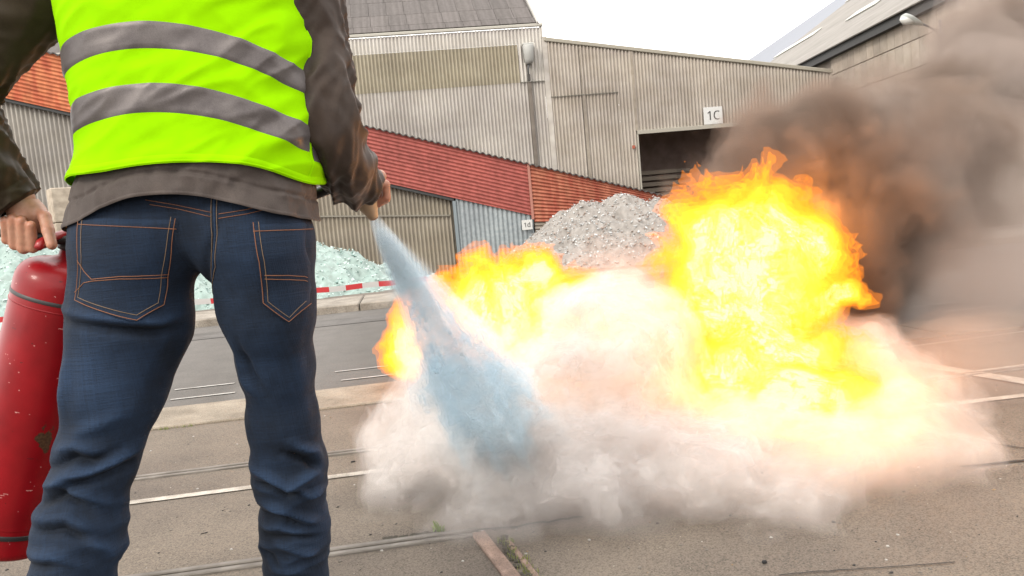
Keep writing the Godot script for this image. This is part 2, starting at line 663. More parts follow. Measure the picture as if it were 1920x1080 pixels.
func weeds() -> void:
	var spots := []
	for k in 46:
		var f := rng.randf()
		spots.append([Vector3(lerpf(-0.045, -0.01, f) + rng.randf_range(-0.012, 0.012), 0, lerpf(-4.56, -4.08, f)), 0.035, 0])
	for k in 9:
		spots.append([Vector3(0.0 + rng.randf_range(-0.012, 0.012), 0, -2.262 + rng.randf_range(-0.008, 0.006)), 0.034, 1])
	for k in 34:
		var f := rng.randf()
		spots.append([Vector3(lerpf(0.175, 0.225, f) + rng.randf_range(-0.014, 0.014), 0, lerpf(-2.17, -1.85, f)), 0.014, 2])
	for k in 14:
		spots.append([Vector3(rng.randf_range(-1.45, -1.15), 0, -4.06 + rng.randf_range(-0.006, 0.006)), 0.014, 3])
	for g in 4:
		var st := tri_st()
		for s in spots:
			if s[2] != g:
				continue
			for b in (7 if g != 1 else 3):
				var h: float = s[1] * rng.randf_range(0.5, 1.25)
				var a := rng.randf() * TAU
				var w := Vector3(cos(a), 0, sin(a)) * h * 0.075
				var lean := Vector3(rng.randf_range(-1, 1), 0, rng.randf_range(-1, 1)) * h * 0.55
				var p: Vector3 = s[0] + Vector3(rng.randf_range(-1, 1), 0, rng.randf_range(-1, 1)) * 0.012
				var m := p + Vector3(0, h * 0.62, 0) + lean * 0.35
				var t := p + Vector3(0, h, 0) + lean
				quad(st, p - w, m - w * 0.8, m + w * 0.8, p + w)
				for q in [m - w * 0.8, t, m + w * 0.8]:
					st.add_vertex(q)
		var gmt := mat([lin(0.075, 0.10, 0.022), lin(0.085, 0.14, 0.03), lin(0.10, 0.10, 0.025), lin(0.09, 0.11, 0.02)][g], 0.7)
		gmt.cull_mode = BaseMaterial3D.CULL_DISABLED
		gmt.backlight_enabled = true
		gmt.backlight = lin(0.2, 0.25, 0.06)
		var o := put("weeds", done(st), gmt)
		tag(o, ["line of green weeds in the slab joint by the road", "small upright tuft of grass beside the rail", "low yellow-green moss and weeds along the rusty steel edging", "sparse weeds along the edge of the pale concrete strip"][g], "weeds", "", "stuff")
	# dark soil where the weeds root
	var soil := mat(lin(0.05, 0.042, 0.03), 1.0)
	var dirt := Node3D.new()
	dirt.name = "soil"
	add_child(dirt)
	tag(dirt, "dark soil in the joints of the concrete", "", "", "structure")
	var so := tri_st()
	for k in 160:
		var f := rng.randf()
		var p := Vector3(lerpf(0.17, 0.232, f), 0.004, lerpf(-2.19, -1.70, f)) + Vector3(rng.randf_range(-0.014, 0.014), 0, 0)
		if k > 90:
			p = Vector3(rng.randf_range(-0.16, 0.005), 0.004, -2.262 + rng.randf_range(-0.012, 0.010))
		var r := rng.randf_range(0.004, 0.013)
		for i in 6:
			for q in [p + Vector3(0, r * 0.35, 0), p + Vector3(cos(i * 1.0472), 0, sin(i * 1.0472)) * r, p + Vector3(cos((i + 1) * 1.0472), 0, sin((i + 1) * 1.0472)) * r]:
				so.add_vertex(q)
	put("soil_crumbs", done(so), soil, dirt).set_meta("kind", "stuff")


# ---------- buildings ----------
func sheet_mat(c: Color, tex: Texture2D, scale: float, rough := 0.75) -> StandardMaterial3D:
	return over(tri(mat(c, rough), tex, scale), big_blotch, 0.06)


func left_hall() -> void:
	var o := thing("corrugated_hall", "tall grey corrugated hall with dark sheeted roof and beige skylight strip", "building", Vector3(0, 0, -36))
	var down := blotch(512, 6.0, Color(0.78, 0.76, 0.73), Color(1, 1, 1), 41, 1.0)
	var wall := sheet_mat(lin(0.72, 0.70, 0.665), down, 0.09)
	var wall2 := sheet_mat(lin(0.60, 0.57, 0.535), down, 0.09)
	var beige := sheet_mat(lin(0.42, 0.38, 0.29), down, 0.11)
	put("wall_sheeting", corrugated(-26, 6.72, 8.33, 8.33, 9.02, 9.02, 0.16, 0.052), wall, o)
	put("wall_sheeting", corrugated(5.66, 6.72, 6.66, 6.66, 8.33, 8.33, 0.16, 0.052), wall, o)
	put("skylight_strip", corrugated(-26, 5.66, 6.66, 6.66, 8.33, 8.33, 0.16, 0.052), beige, o).position.z = -0.02
	put("wall_sheeting", corrugated(-26, 6.72, -2.4, -2.4, 6.70, 6.70, 0.16, 0.052), wall2, o).position.z = -0.045
	put_box("lap_strip", Vector3(6.2, 6.66, 0.03), Vector3(1.1, 0.035, 0.02), mat(lin(0.16, 0.15, 0.13)), o)
	put_box("corner_trim", Vector3(6.86, 3.1, -0.02), Vector3(0.24, 11.0, 0.12), sheet_mat(lin(0.58, 0.55, 0.51), down, 0.2), o, 0.01)
	put_box("corner_trim", Vector3(6.76, 8.82, 0.0), Vector3(0.10, 0.5, 0.10), sheet_mat(lin(0.58, 0.55, 0.51), down, 0.2), o, 0.01)
	put_box("eaves_trim", Vector3(-9.6, 9.11, 0.05), Vector3(32.9, 0.13, 0.16), mat(lin(0.44, 0.42, 0.37)), o, 0.02)
	put_box("side_wall", Vector3(6.62, 3.3, -6.1), Vector3(0.12, 11.4, 12.0), wall, o)
	put_box("side_wall", Vector3(-26.0, 3.3, -6.1), Vector3(0.12, 11.4, 12.0), wall, o)
	put_box("back_wall", Vector3(-9.7, 3.3, -12.2), Vector3(32.8, 11.4, 0.12), wall, o)
	# the roof rises away at 35 degrees; its sheets lie in lapped rows
	var pitch := atan(0.7)
	var roof := Node3D.new()
	roof.name = "roof"
	o.add_child(roof)
	roof.position = Vector3(0, 9.19, 0.05)
	roof.rotation.x = pitch
	var rt := blotch(512, 12.0, Color(0.78, 0.76, 0.75), Color(1, 1, 1), 47)
	var tones := []
	for k in 5:
		tones.append(over(tri(mat(lin(0.140, 0.123, 0.117) * (0.96 + 0.02 * k), 0.85), rt, 0.4), streaks, 0.6))
	put_box("roof_deck", Vector3(-9.75, -0.07, -5.5), Vector3(32.6, 0.08, 11.0), tones[0], roof)
	var edges := [0.0, 0.61, 1.84, 3.44, 4.96, 6.5]
	for row in 5:
		var z0: float = edges[row]
		var z1: float = edges[row + 1]
		for col in 17:
			put_box("roof_sheet", Vector3(6.15 - col * 0.80 + rng.randf_range(-0.003, 0.003) - 0.06 * row, 0.03 + rng.randf_range(0, 0.004), -(z0 + z1) / 2), Vector3(0.79, 0.028, z1 - z0 - 0.02), tones[rng.randi_range(0, 4)], roof, 0.005)
	put_box("verge_trim", Vector3(6.62, 0.0, -5.4), Vector3(0.10, 0.22, 11.0), mat(lin(0.40, 0.385, 0.36)), roof, 0.02)
	# flood lamp, its bracket and the conduit below it
	var l := thing("flood_lamp", "grey flood lamp on a bracket near the corner of the tall hall", "lamp", Vector3(6.06, 7.55, -35.9))
	var lm := mat(lin(0.42, 0.42, 0.40), 0.5)
	var dk := mat(lin(0.10, 0.10, 0.10), 0.6)
	var st := tri_st()
	var prof := [[-0.14, 0.13], [0.0, 0.19], [0.35, 0.21], [0.62, 0.23], [0.70, 0.21]]
	for i in prof.size() - 1:
		var a: Array = prof[i]
		var b: Array = prof[i + 1]
		for k in 4:
			var c0 := Vector3([-1, 1, 1, -1][k], 0, [1, 1, -1, -1][k])
			var c1 := Vector3([-1, 1, 1, -1][(k + 1) % 4], 0, [1, 1, -1, -1][(k + 1) % 4])
			quad(st, c0 * (a[1] as float) + Vector3(0, a[0], 0.15), c0 * (b[1] as float) + Vector3(0, b[0], 0.15), c1 * (b[1] as float) + Vector3(0, b[0], 0.15), c1 * (a[1] as float) + Vector3(0, a[0], 0.15))
	quad(st, Vector3(-0.21, 0.70, 0.36), Vector3(-0.21, 0.70, -0.06), Vector3(0.21, 0.70, -0.06), Vector3(0.21, 0.70, 0.36))
	quad(st, Vector3(-0.13, -0.14, 0.02), Vector3(-0.13, -0.14, 0.28), Vector3(0.13, -0.14, 0.28), Vector3(0.13, -0.14, 0.02))
	put("housing", done(st), lm, l)
	put_box("top_cap", Vector3(0, 0.71, 0.15), Vector3(0.48, 0.05, 0.44), mat(lin(0.55, 0.55, 0.52), 0.4), l, 0.01)
	put("bracket", tube(PackedVector3Array([Vector3(0, -0.1, 0.15), Vector3(-0.06, -0.35, 0.12), Vector3(-0.06, -0.62, 0.06)]), PackedFloat32Array([0.07, 0.045, 0.04]), 8), dk, l)
	put_box("junction_box", Vector3(-0.05, -0.72, 0.06), Vector3(0.12, 0.3, 0.1), mat(lin(0.06, 0.055, 0.05)), l, 0.01)
	var c := put_box("conduit", Vector3(6.03, 4.6, -35.93), Vector3(0.16, 4.1, 0.06), over(tri(mat(lin(0.20, 0.17, 0.145)), down, 0.3), streaks, 0.4), null, 0.01)
	tag(c, "brown stained conduit running down the hall wall below the flood lamp", "pipe")


func gable_hall() -> void:
	var o := thing("gabled_hall", "grey corrugated hall with sloping roof edge and open dark doorway", "building", Vector3(0, 0, -36))
	var down := blotch(512, 7.0, Color(0.76, 0.73, 0.69), Color(1, 1, 1), 51)
	var m := sheet_mat(lin(0.56, 0.515, 0.46), down, 0.10)
	var top := func(x: float) -> float: return 8.46 - 0.1715 * (x - 6.82)
	put("wall_sheeting", corrugated(6.98, 10.05, -2.4, -2.4, 5.93, 5.93, 0.16, 0.052), m, o)
	put("wall_sheeting", corrugated(6.98, 10.05, 5.90, 5.90, top.call(6.98), top.call(10.05), 0.16, 0.052), m, o).position.z = 0.03
	put("wall_sheeting", corrugated(10.05, 10.82, -2.4, -2.4, top.call(10.05), top.call(10.82), 0.16, 0.052), m, o).position.z = 0.02
	put("wall_sheeting", corrugated(10.82, 19.1, 4.12, 4.12, top.call(10.82), top.call(19.1), 0.16, 0.052), m, o).position.z = 0.01
	put("wall_sheeting", corrugated(18.6, 20.3, -2.4, -2.4, 4.12, 4.12, 0.16, 0.052), m, o).position.z = 0.01
	put("wall_sheeting", corrugated(19.1, 20.3, 4.12, 4.12, top.call(19.1), top.call(20.3), 0.16, 0.052), m, o).position.z = 0.01
	put_box("lap_strip", Vector3(8.5, 5.92, 0.065), Vector3(3.1, 0.035, 0.02), mat(lin(0.14, 0.13, 0.11)), o)
	put_box("weathered_strip", Vector3(8.46, 2.8, 0.035), Vector3(0.13, 10.4, 0.05), sheet_mat(lin(0.37, 0.33, 0.28), down, 0.3), o)
	put_box("weathered_strip", Vector3(10.80, 5.94, 0.045), Vector3(0.12, 3.6, 0.05), sheet_mat(lin(0.38, 0.335, 0.28), down, 0.3), o)
	var st := tri_st()
	var a := Vector3(6.86, top.call(6.86), 0)
	var b := Vector3(20.4, top.call(20.4), 0)
	var len := a.distance_to(b)
	var ed := put("roof_edge", box(Vector3(len, 0.17, 0.2), 0.02), mat(lin(0.33, 0.305, 0.25)), o)
	ed.position = (a + b) / 2 + Vector3(0, 0.02, 0.03)
	ed.rotation.z = atan2(b.y - a.y, b.x - a.x)
	var slab := put("roof", box(Vector3(len, 0.1, 14.0)), mat(lin(0.16, 0.15, 0.145)), o)
	slab.position = (a + b) / 2 + Vector3(0, -0.02, -7.06)
	slab.rotation.z = ed.rotation.z
	# doorway, and the bare room behind it
	var tm := mat(lin(0.36, 0.335, 0.285))
	put_box("door_header", Vector3(14.7, 4.05, 0.07), Vector3(7.8, 0.18, 0.16), tm, o, 0.01)
	put_box("door_jamb", Vector3(10.80, 0.78, 0.06), Vector3(0.07, 6.36, 0.14), tm, o, 0.01)
	put_box("door_jamb", Vector3(18.62, 0.78, 0.06), Vector3(0.07, 6.36, 0.14), tm, o, 0.01)
	var dm := sheet_mat(lin(0.42, 0.32, 0.29), down, 0.2)
	put_box("inner_wall", Vector3(14.7, 1.4, -6.0), Vector3(15.4, 7.6, 0.2), dm, o)
	put_box("inner_wall", Vector3(7.1, 1.4, -3.1), Vector3(0.2, 7.6, 5.6), dm, o)
	put_box("inner_wall", Vector3(20.2, 1.4, -3.1), Vector3(0.2, 7.6, 5.6), dm, o)
	put_box("inner_ceiling", Vector3(13.7, 5.3, -3.1), Vector3(12.9, 0.12, 5.6), dm, o)
	for k in 6:
		put_box("purlin", Vector3(13.7, 4.5 - 0.0 * k, -1.0 - k * 0.85), Vector3(13.0, 0.16, 0.1), mat(lin(0.13, 0.085, 0.07)), o)
	var al := put_box("alarm_box", Vector3(10.57, 3.41, -35.9), Vector3(0.13, 0.15, 0.08), mat(lin(0.36, 0.09, 0.05)), null, 0.01)
	tag(al, "small red box on the wall left of the dark doorway", "alarm")
	var stack := thing("pallet_stack", "pale stack standing inside the dark doorway", "stack", Vector3(12.4, -2.2, -39.4))
	for k in 16:
		put_box("plank", Vector3(0, 0.14 + k * 0.29, 0), Vector3(2.3, 0.2, 1.2), mat(lin(0.24, 0.20, 0.16)), stack, 0.01)
		put_box("plank", Vector3(1.6 if k > 12 else 2.3, 0.14 + k * 0.29, -0.4), Vector3(1.0, 0.18, 1.0), mat(lin(0.22, 0.19, 0.16)), stack, 0.01)
	# the building's number
	var sg := thing("number_sign", "white sign with black 1C above the dark doorway", "sign", Vector3(14.43, 4.54, -35.87))
	put_box("plate", Vector3.ZERO, Vector3(0.90, 0.78, 0.03), mat(lin(0.62, 0.62, 0.61), 0.5), sg, 0.008)
	lettering("1C", 0.56, "lettering", Vector3(0, 0, 0.02), mat(lin(0.03, 0.03, 0.03), 0.6), sg)


# a sheet whose waves run along a slope: points a (left) and b (right) of its upper edge, going down by h
func clad(a: Vector3, b: Vector3, ha: float, hb: float, pitch: float, amp: float) -> ArrayMesh:
	var st := tri_st()
	st.set_smooth_group(0)
	var n := int(ceil(maxf(ha, hb) / pitch * 6.0))
	var prev := []
	for i in n + 1:
		var f := float(i) / n
		var z := amp * cos(TAU * f * maxf(ha, hb) / pitch)
		var here := [a + Vector3(0, -ha * f, z), b + Vector3(0, -hb * f, z)]
		if i:
			quad(st, here[0], prev[0], prev[1], here[1])
		prev = here
	return done(st, true)


func lean_to() -> void:
	var o := thing("red_lean_to", "long lean-to with sloping red corrugated fascia over grey sheet doors", "building", Vector3(0, 0, -34))
	var rust := blotch(512, 14.0, Color(0.62, 0.55, 0.5), Color(1, 1, 1), 61)
	var top := func(x: float) -> float: return 9.0 - 0.3157 * (x + 13.94)
	var red := over(tri(mat(lin(0.48, 0.125, 0.105), 0.8), rust, 0.25), big_blotch, 0.08)
	var red2 := over(tri(mat(lin(0.42, 0.115, 0.075), 0.75), rust, 0.3), big_blotch, 0.2)
	red2.detail_enabled = true
	var rusty := blotch(256, 9.0, Color(0.80, 0.40, 0.33), Color(1.0, 0.86, 0.70), 67, 4.0, 1.5)
	var worn := over(tri(mat(lin(0.50, 0.22, 0.16), 0.8), rusty, 0.33), rust, 0.2)
	var orange := over(tri(mat(lin(0.62, 0.25, 0.13), 0.8), rusty, 0.2), rust, 0.15)
	for s in [[-26.0, -20.0, orange], [-20.0, -14.0, orange], [-14.0, -7.5, orange], [-7.5, -1.5, red], [-1.5, 5.28, red]]:
		var x0: float = s[0]
		var x1: float = s[1]
		put("fascia_sheet", clad(Vector3(x0, top.call(x0), 0.05), Vector3(x1, top.call(x1), 0.05), 2.18, 2.18, 0.158, 0.03), s[2], o)
	put("fascia_sheet", clad(Vector3(5.40, top.call(5.40), 0.05), Vector3(11.6, top.call(11.6), 0.05), 2.45, 1.0, 0.16, 0.032), worn, o)
	var bar := put_box("fascia_joint", Vector3(5.34, top.call(5.34) - 1.15, 0.06), Vector3(0.11, 2.4, 0.09), mat(lin(0.40, 0.17, 0.13)), o, 0.01)
	bar.rotation.z = 0.0
	# end of the corrugated roof along the slope, seen as a dark wavy line
	var rm := mat(lin(0.055, 0.045, 0.042), 0.85)
	var st := tri_st()
	st.set_smooth_group(0)
	var n := 1000
	var prev := []
	for i in n + 1:
		var x := lerpf(-26.0, 11.6, float(i) / n)
		var y: float = top.call(x) + 0.03 + 0.035 * sin(TAU * x / 0.26)
		var here := [Vector3(x, y, 0.16), Vector3(x, y, -2.0), Vector3(x, y - 0.05, 0.16)]
		if i:
			quad(st, prev[0], prev[1], here[1], here[0])
			quad(st, prev[2], prev[0], here[0], here[2])
		prev = here
	put("roof", done(st), rm, o)
	var down := blotch(512, 6.0, Color(0.80, 0.78, 0.75), Color(1, 1, 1), 71)
	var door := sheet_mat(lin(0.36, 0.325, 0.265), down, 0.12)
	var lw := sheet_mat(lin(0.46, 0.44, 0.405), down, 0.12)
	put("wall_sheeting", corrugated(-26.0, -9.0, -2.4, -2.4, top.call(-26.0) - 2.2, top.call(-9.0) - 2.2, 0.17, 0.052), lw, o).position.z = -0.35
	put("sheet_door", corrugated(-9.0, 1.98, -2.4, -2.4, top.call(-9.0) - 2.2, top.call(1.98) - 2.2, 0.17, 0.052), door, o).position.z = -0.35
	var rail := put_box("door_rail", Vector3(-0.85, 1.28, -0.29), Vector3(5.4, 0.07, 0.07), mat(lin(0.22, 0.20, 0.165)), o)
	rail.rotation.z = -0.082
	var gut := put_box("dark_beam", Vector3(-11.0, top.call(-11.0) - 2.24, -0.14), Vector3(27.4, 0.16, 0.24), mat(lin(0.055, 0.057, 0.058)), o, 0.02)
	gut.rotation.z = atan(-0.3157)
	put_box("post", Vector3(2.06, -0.4, -0.1), Vector3(0.15, 4.1, 0.2), mat(lin(0.22, 0.26, 0.28), 0.5, 0.3), o, 0.02)
	var zinc := sheet_mat(lin(0.38, 0.43, 0.455), blotch(256, 9.0, Color(0.70, 0.72, 0.74), Color(1, 1, 1), 73), 0.5, 0.5)
	zinc.metallic = 0.25
	put("zinc_sheeting", corrugated(2.13, 5.36, -2.4, -2.4, 1.75, 0.75, 0.2, 0.025), zinc, o).position.z = -0.06
	put("wall_sheeting", clad(Vector3(5.40, 0.65, 0), Vector3(11.6, 0.4, 0), 3.0, 2.8, 0.16, 0.032), sheet_mat(lin(0.34, 0.30, 0.25), down, 0.3), o)
	var sg := thing("number_sign", "small white sign with black 1d under the red fascia", "sign", Vector3(5.05, 0.36, -33.86))
	put_box("plate", Vector3.ZERO, Vector3(0.45, 0.42, 0.03), mat(lin(0.60, 0.60, 0.58), 0.5), sg, 0.006)
	lettering("1d", 0.27, "lettering", Vector3(0, 0, 0.02), mat(lin(0.04, 0.04, 0.04), 0.6), sg)


func right_hall() -> void:
	var h := deg_to_rad(7.5)
	var o := thing("panel_hall", "large hall with grey sheet roof and concrete panel wall behind the smoke", "building", Vector3(21, 0, -38), -h)
	# in its own axes the wall runs along -z, its face looks to -x
	var pm := []
	var pt := blotch(512, 8.0, Color(0.80, 0.78, 0.75), Color(1, 1, 1), 81)
	for k in 4:
		pm.append(over(tri(mat(lin(0.42, 0.37, 0.31) * (0.94 + 0.04 * k), 0.9), pt, 0.15), big_blotch, 0.07))
	put_box("wall", Vector3(0.25, 2.35, 1.5), Vector3(0.3, 9.5, 47.0), pm[0], o)
	var rows := [[-2.3, 0.0], [0.0, 2.5], [2.5, 5.02], [5.02, 6.08], [6.08, 7.1]]
	for r in rows:
		for k in 20:
			put_box("wall_panel", Vector3(0.06, (r[0] + r[1]) / 2, 1.5 + k * 0.64), Vector3(0.1, r[1] - r[0] - 0.035, 0.615), pm[rng.randi_range(0, 3)], o, 0.012)
	var roof := Node3D.new()
	roof.name = "roof"
	o.add_child(roof)
	roof.position = Vector3(-0.35, 7.2, 0)
	roof.rotation.z = deg_to_rad(33)
	var rt := blotch(512, 8.0, Color(0.74, 0.72, 0.70), Color(1, 1, 1), 83, 6.0)
	var rm := over(tri(mat(lin(0.33, 0.31, 0.285), 0.85), rt, 0.2), streaks, 0.3)
	for k in 9:
		var rr := put_box("roof_sheet", Vector3(0.95 + k * 1.9, 0.04, 1.5), Vector3(1.98, 0.05, 46.2), rm, roof)
		rr.rotation.z = 0.0
	var sk := mat(lin(0.55, 0.55, 0.50), 0.5)
	for s in [[6.9, -18.0, 8.0], [13.4, -19.0, 5.0], [4.9, -3.0, 3.6]]:
		put_box("skylight", Vector3(s[0], 0.12, s[1]), Vector3(0.85, 0.06, s[2]), sk, roof, 0.01)
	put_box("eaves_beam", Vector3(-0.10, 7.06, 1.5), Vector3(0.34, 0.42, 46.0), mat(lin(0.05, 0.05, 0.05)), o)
	put_box("end_wall", Vector3(5.0, 2.3, -21.7), Vector3(9.5, 9.4, 0.2), pm[1], o)
	# wall lamp on a curved arm
	var l := thing("wall_lamp", "pale street lamp head on a curved arm fixed to the panel wall", "lamp", Vector3(21, 0, -38), -h)
	var dk := mat(lin(0.05, 0.06, 0.08), 0.5)
	put("pole", tube(PackedVector3Array([Vector3(-0.12, 4.9, 11.35), Vector3(-0.12, 6.35, 11.25)]), PackedFloat32Array([0.055, 0.05]), 8), dk, l)
	put("arm", tube(PackedVector3Array([Vector3(-0.14, 5.5, 11.3), Vector3(-0.35, 5.95, 11.4), Vector3(-0.7, 6.12, 11.5), Vector3(-1.05, 6.25, 11.62)]), PackedFloat32Array([0.035, 0.035, 0.035, 0.035]), 8), dk, l)
	var hd := tube(PackedVector3Array([Vector3(-0.9, 6.19, 11.55), Vector3(-1.1, 6.26, 11.62), Vector3(-1.4, 6.36, 11.70), Vector3(-1.62, 6.42, 11.76), Vector3(-1.74, 6.45, 11.8)]), PackedFloat32Array([0.05, 0.10, 0.16, 0.17, 0.08]), 12)
	put("lamp_head", hd, mat(lin(0.34, 0.36, 0.34), 0.35), l)
	put("lamp_glass", tube(PackedVector3Array([Vector3(-1.35, 6.28, 11.72), Vector3(-1.62, 6.34, 11.78), Vector3(-1.76, 6.40, 11.82)]), PackedFloat32Array([0.10, 0.16, 0.09]), 12), mat(lin(0.6, 0.6, 0.57), 0.2), l)
	# a further roof beyond it
	var f := thing("far_hall", "pale blue-grey roof of a hall far behind the panel hall", "building", Vector3(0, 0, -75))
	var st := tri_st()
	quad(st, Vector3(26.5, 9.3, 0), Vector3(48, 21.3, 0), Vector3(60, 21.3, -14), Vector3(60, 9.3, -14))
	quad(st, Vector3(26.5, 9.3, 0), Vector3(60, 9.3, 8), Vector3(60, 21.3, 0), Vector3(48, 21.3, 0))
	var fm := mat(lin(0.36, 0.38, 0.43), 0.9)
	fm.cull_mode = BaseMaterial3D.CULL_DISABLED
	put("roof", done(st), fm, f)
	put_box("wall", Vector3(44, 3.4, -3), Vector3(34, 11.6, 8), mat(lin(0.36, 0.37, 0.40)), f)


func concrete_bay() -> void:
	var o := thing("concrete_bay", "pale concrete block wall of a storage bay beside the held extinguisher", "wall", Vector3(-8.29, 0, -20), 0.55)
	var m := over(tri(mat(lin(0.60, 0.52, 0.42), 0.9), pale_dirt, 0.5), big_blotch, 0.3)
	for r in range(-2, 3):
		for k in 3:
			put_box("concrete_block", Vector3(0.75 + k * 1.22, 0.41 + r * 0.825, -0.3), Vector3(1.20, 0.81, 0.6), m, o, 0.02)


# ---------- heaps of broken glass ----------
func heap(called: String, label: String, peaks: Array, lo: Vector2, hi: Vector2, step: float, mats: Array, bits: int, bit_size: float) -> void:
	var o := thing(called, label, "glass heap")
	var nx := int((hi.x - lo.x) / step) + 1
	var nzz := int((hi.y - lo.y) / step) + 1
	var hgt := func(x: float, z: float) -> float:
		var y := -2.4
		for p in peaks:
			var d := Vector2((x - p[0]) / p[3], (z - p[1]) / p[4]).length()
			y = maxf(y, (p[2] as float) * (1.05 - d) - 0.04 * d * d)
		y += 0.10 * nz.get_noise_2d(x * 1.3, z * 1.3) + 0.07 * nz.get_noise_2d(x * 3.4, z * 3.4) + 0.045 * nz.get_noise_2d(x * 9.0, z * 9.0)
		return y
	var st := tri_st()
	st.set_smooth_group(0)
	var g := []
	for j in nzz:
		for i in nx:
			var x := lo.x + i * step + rng.randf_range(-0.3, 0.3) * step
			var z := lo.y + j * step + rng.randf_range(-0.3, 0.3) * step
			g.append(Vector3(x, (hgt.call(x, z) as float) + rng.randf_range(-0.25, 0.25) * step, z))
	for j in nzz - 1:
		for i in nx - 1:
			var a: int = j * nx + i
			if maxf(maxf(g[a].y, g[a + 1].y), maxf(g[a + nx].y, g[a + nx + 1].y)) < floor_y(g[a].z) - 0.03:
				continue
			quad(st, g[a], g[a + 1], g[a + nx + 1], g[a + nx])
	put("heap_body", done(st), mats[0], o)
	var bit := tri_st()
	for f in [[Vector3(-1, 0, -0.6), Vector3(0.2, 0.5, 0), Vector3(0.9, 0, -0.5)], [Vector3(0.9, 0, -0.5), Vector3(0.2, 0.5, 0), Vector3(0.1, -0.1, 1.0)], [Vector3(0.1, -0.1, 1.0), Vector3(0.2, 0.5, 0), Vector3(-1, 0, -0.6)], [Vector3(-1, 0, -0.6), Vector3(0.9, 0, -0.5), Vector3(0.1, -0.4, 0.2)], [Vector3(0.9, 0, -0.5), Vector3(0.1, -0.1, 1), Vector3(0.1, -0.4, 0.2)], [Vector3(0.1, -0.1, 1), Vector3(-1, 0, -0.6), Vector3(0.1, -0.4, 0.2)]]:
		for p in f:
			bit.add_vertex(p)
	var bm := done(bit)
	for k in range(1, mats.size()):
		var mm := MultiMesh.new()
		mm.transform_format = MultiMesh.TRANSFORM_3D
		mm.mesh = bm
		mm.instance_count = bits
		for i in bits:
			var x := rng.randf_range(lo.x, hi.x)
			var z := rng.randf_range(lo.y, hi.y)
			var y: float = hgt.call(x, z)
			if y < floor_y(z):
				y = -4.0
			var s := bit_size * (0.4 + 1.3 * pow(rng.randf(), 3.0))
			mm.set_instance_transform(i, Transform3D(Basis.from_euler(Vector3(rng.randf() * TAU, rng.randf() * TAU, rng.randf() * TAU)).scaled(Vector3(s, s * 0.8, s)), Vector3(x, y + s * 0.1, z)))
		var mi := MultiMeshInstance3D.new()
		mi.multimesh = mm
		mi.material_override = mats[k]
		mi.name = "shards"
		o.add_child(mi, true)
		mi.set_meta("kind", "stuff")


func heaps() -> void:
	var t := blotch(256, 10.0, Color(0.72, 0.72, 0.72), Color(1, 1, 1), 91)
	var green := [over(tri(mat(lin(0.37, 0.50, 0.46), 0.5), t, 0.9), pale_dirt, 0.5), mat(lin(0.52, 0.63, 0.60), 0.3), mat(lin(0.27, 0.41, 0.375), 0.3), mat(lin(0.62, 0.74, 0.71), 0.25)]
	heap("green_glass_heap", "long heap of pale green crushed glass behind the red and white tape", [[-2.1, -13.4, 0.86, 2.1, 2.3], [-4.0, -13.6, 0.9, 2.6, 2.6], [-6.6, -14.0, 1.3, 3.0, 2.7], [-9.5, -14.2, 1.35, 3.0, 2.7]], Vector2(-12.5, -17.4), Vector2(0.9, -10.3), 0.09, green, 9000, 0.026)
	var grey := [over(tri(mat(lin(0.36, 0.33, 0.30), 0.6), t, 0.9), pale_dirt, 0.6), mat(lin(0.40, 0.40, 0.39), 0.3), mat(lin(0.30, 0.23, 0.19), 0.5), mat(lin(0.60, 0.62, 0.62), 0.2)]
	heap("grey_glass_heap", "heap of grey crushed glass in front of the rusty fascia", [[3.35, -15.0, 1.0, 1.45, 3.0], [4.05, -15.0, 1.06, 1.7, 3.0], [4.9, -15.4, 0.85, 2.2, 2.8]], Vector2(-0.6, -19.0), Vector2(8.6, -10.6), 0.085, grey, 14000, 0.024)


func tape() -> void:
	var o := thing("barrier_tape", "red and white barrier tape stretched low before the green glass heap", "tape")
	var red := mat(lin(0.50, 0.035, 0.04), 0.45)
	var white := mat(lin(0.52, 0.51, 0.50), 0.45)
	var x := -5.2
	var k := 0
	while x < 1.6:
		var w := 0.20
		var st := tri_st()
		st.set_smooth_group(0)
		for i in 4:
			var a := x + w * i / 4.0
			var b := x + w * (i + 1) / 4.0
			var ya := 0.150 + 0.02 * pow((a + 1.4) / 3.0, 2.0) + 0.004 * sin(a * 9.0)
			var yb := 0.150 + 0.02 * pow((b + 1.4) / 3.0, 2.0) + 0.004 * sin(b * 9.0)
			var za := 0.012 * sin(a * 5.0)
			var zb := 0.012 * sin(b * 5.0)
			quad(st, Vector3(a, ya, za), Vector3(a, ya + 0.066, za + 0.01), Vector3(b, yb + 0.066, zb + 0.01), Vector3(b, yb, zb))
		var m := red if k % 2 == 0 else white
		m.cull_mode = BaseMaterial3D.CULL_DISABLED
		put("red_band" if k % 2 == 0 else "white_band", done(st), m, o)
		x += w
		k += 1
	o.position = Vector3(-0.02, 0, -9.95)
	for px in [-5.25, 1.62]:
		var p := thing("tape_post", ["short grey stake holding the far end of the barrier tape behind the legs", "short grey stake holding the barrier tape behind the flames"][0 if px < 0 else 1], "stake", Vector3(px, 0, -9.95))
		put("stake", tube(PackedVector3Array([Vector3.ZERO, Vector3(0, 0.32, 0)]), PackedFloat32Array([0.02, 0.018]), 8), mat(lin(0.2, 0.2, 0.2)), p)
		put("foot", tube(PackedVector3Array([Vector3.ZERO, Vector3(0, 0.03, 0)]), PackedFloat32Array([0.09, 0.07]), 12), mat(lin(0.1, 0.1, 0.1)), p)


func surroundings() -> void:
	left_hall()
	gable_hall()
	lean_to()
	right_hall()
	concrete_bay()
	heaps()
	tape()


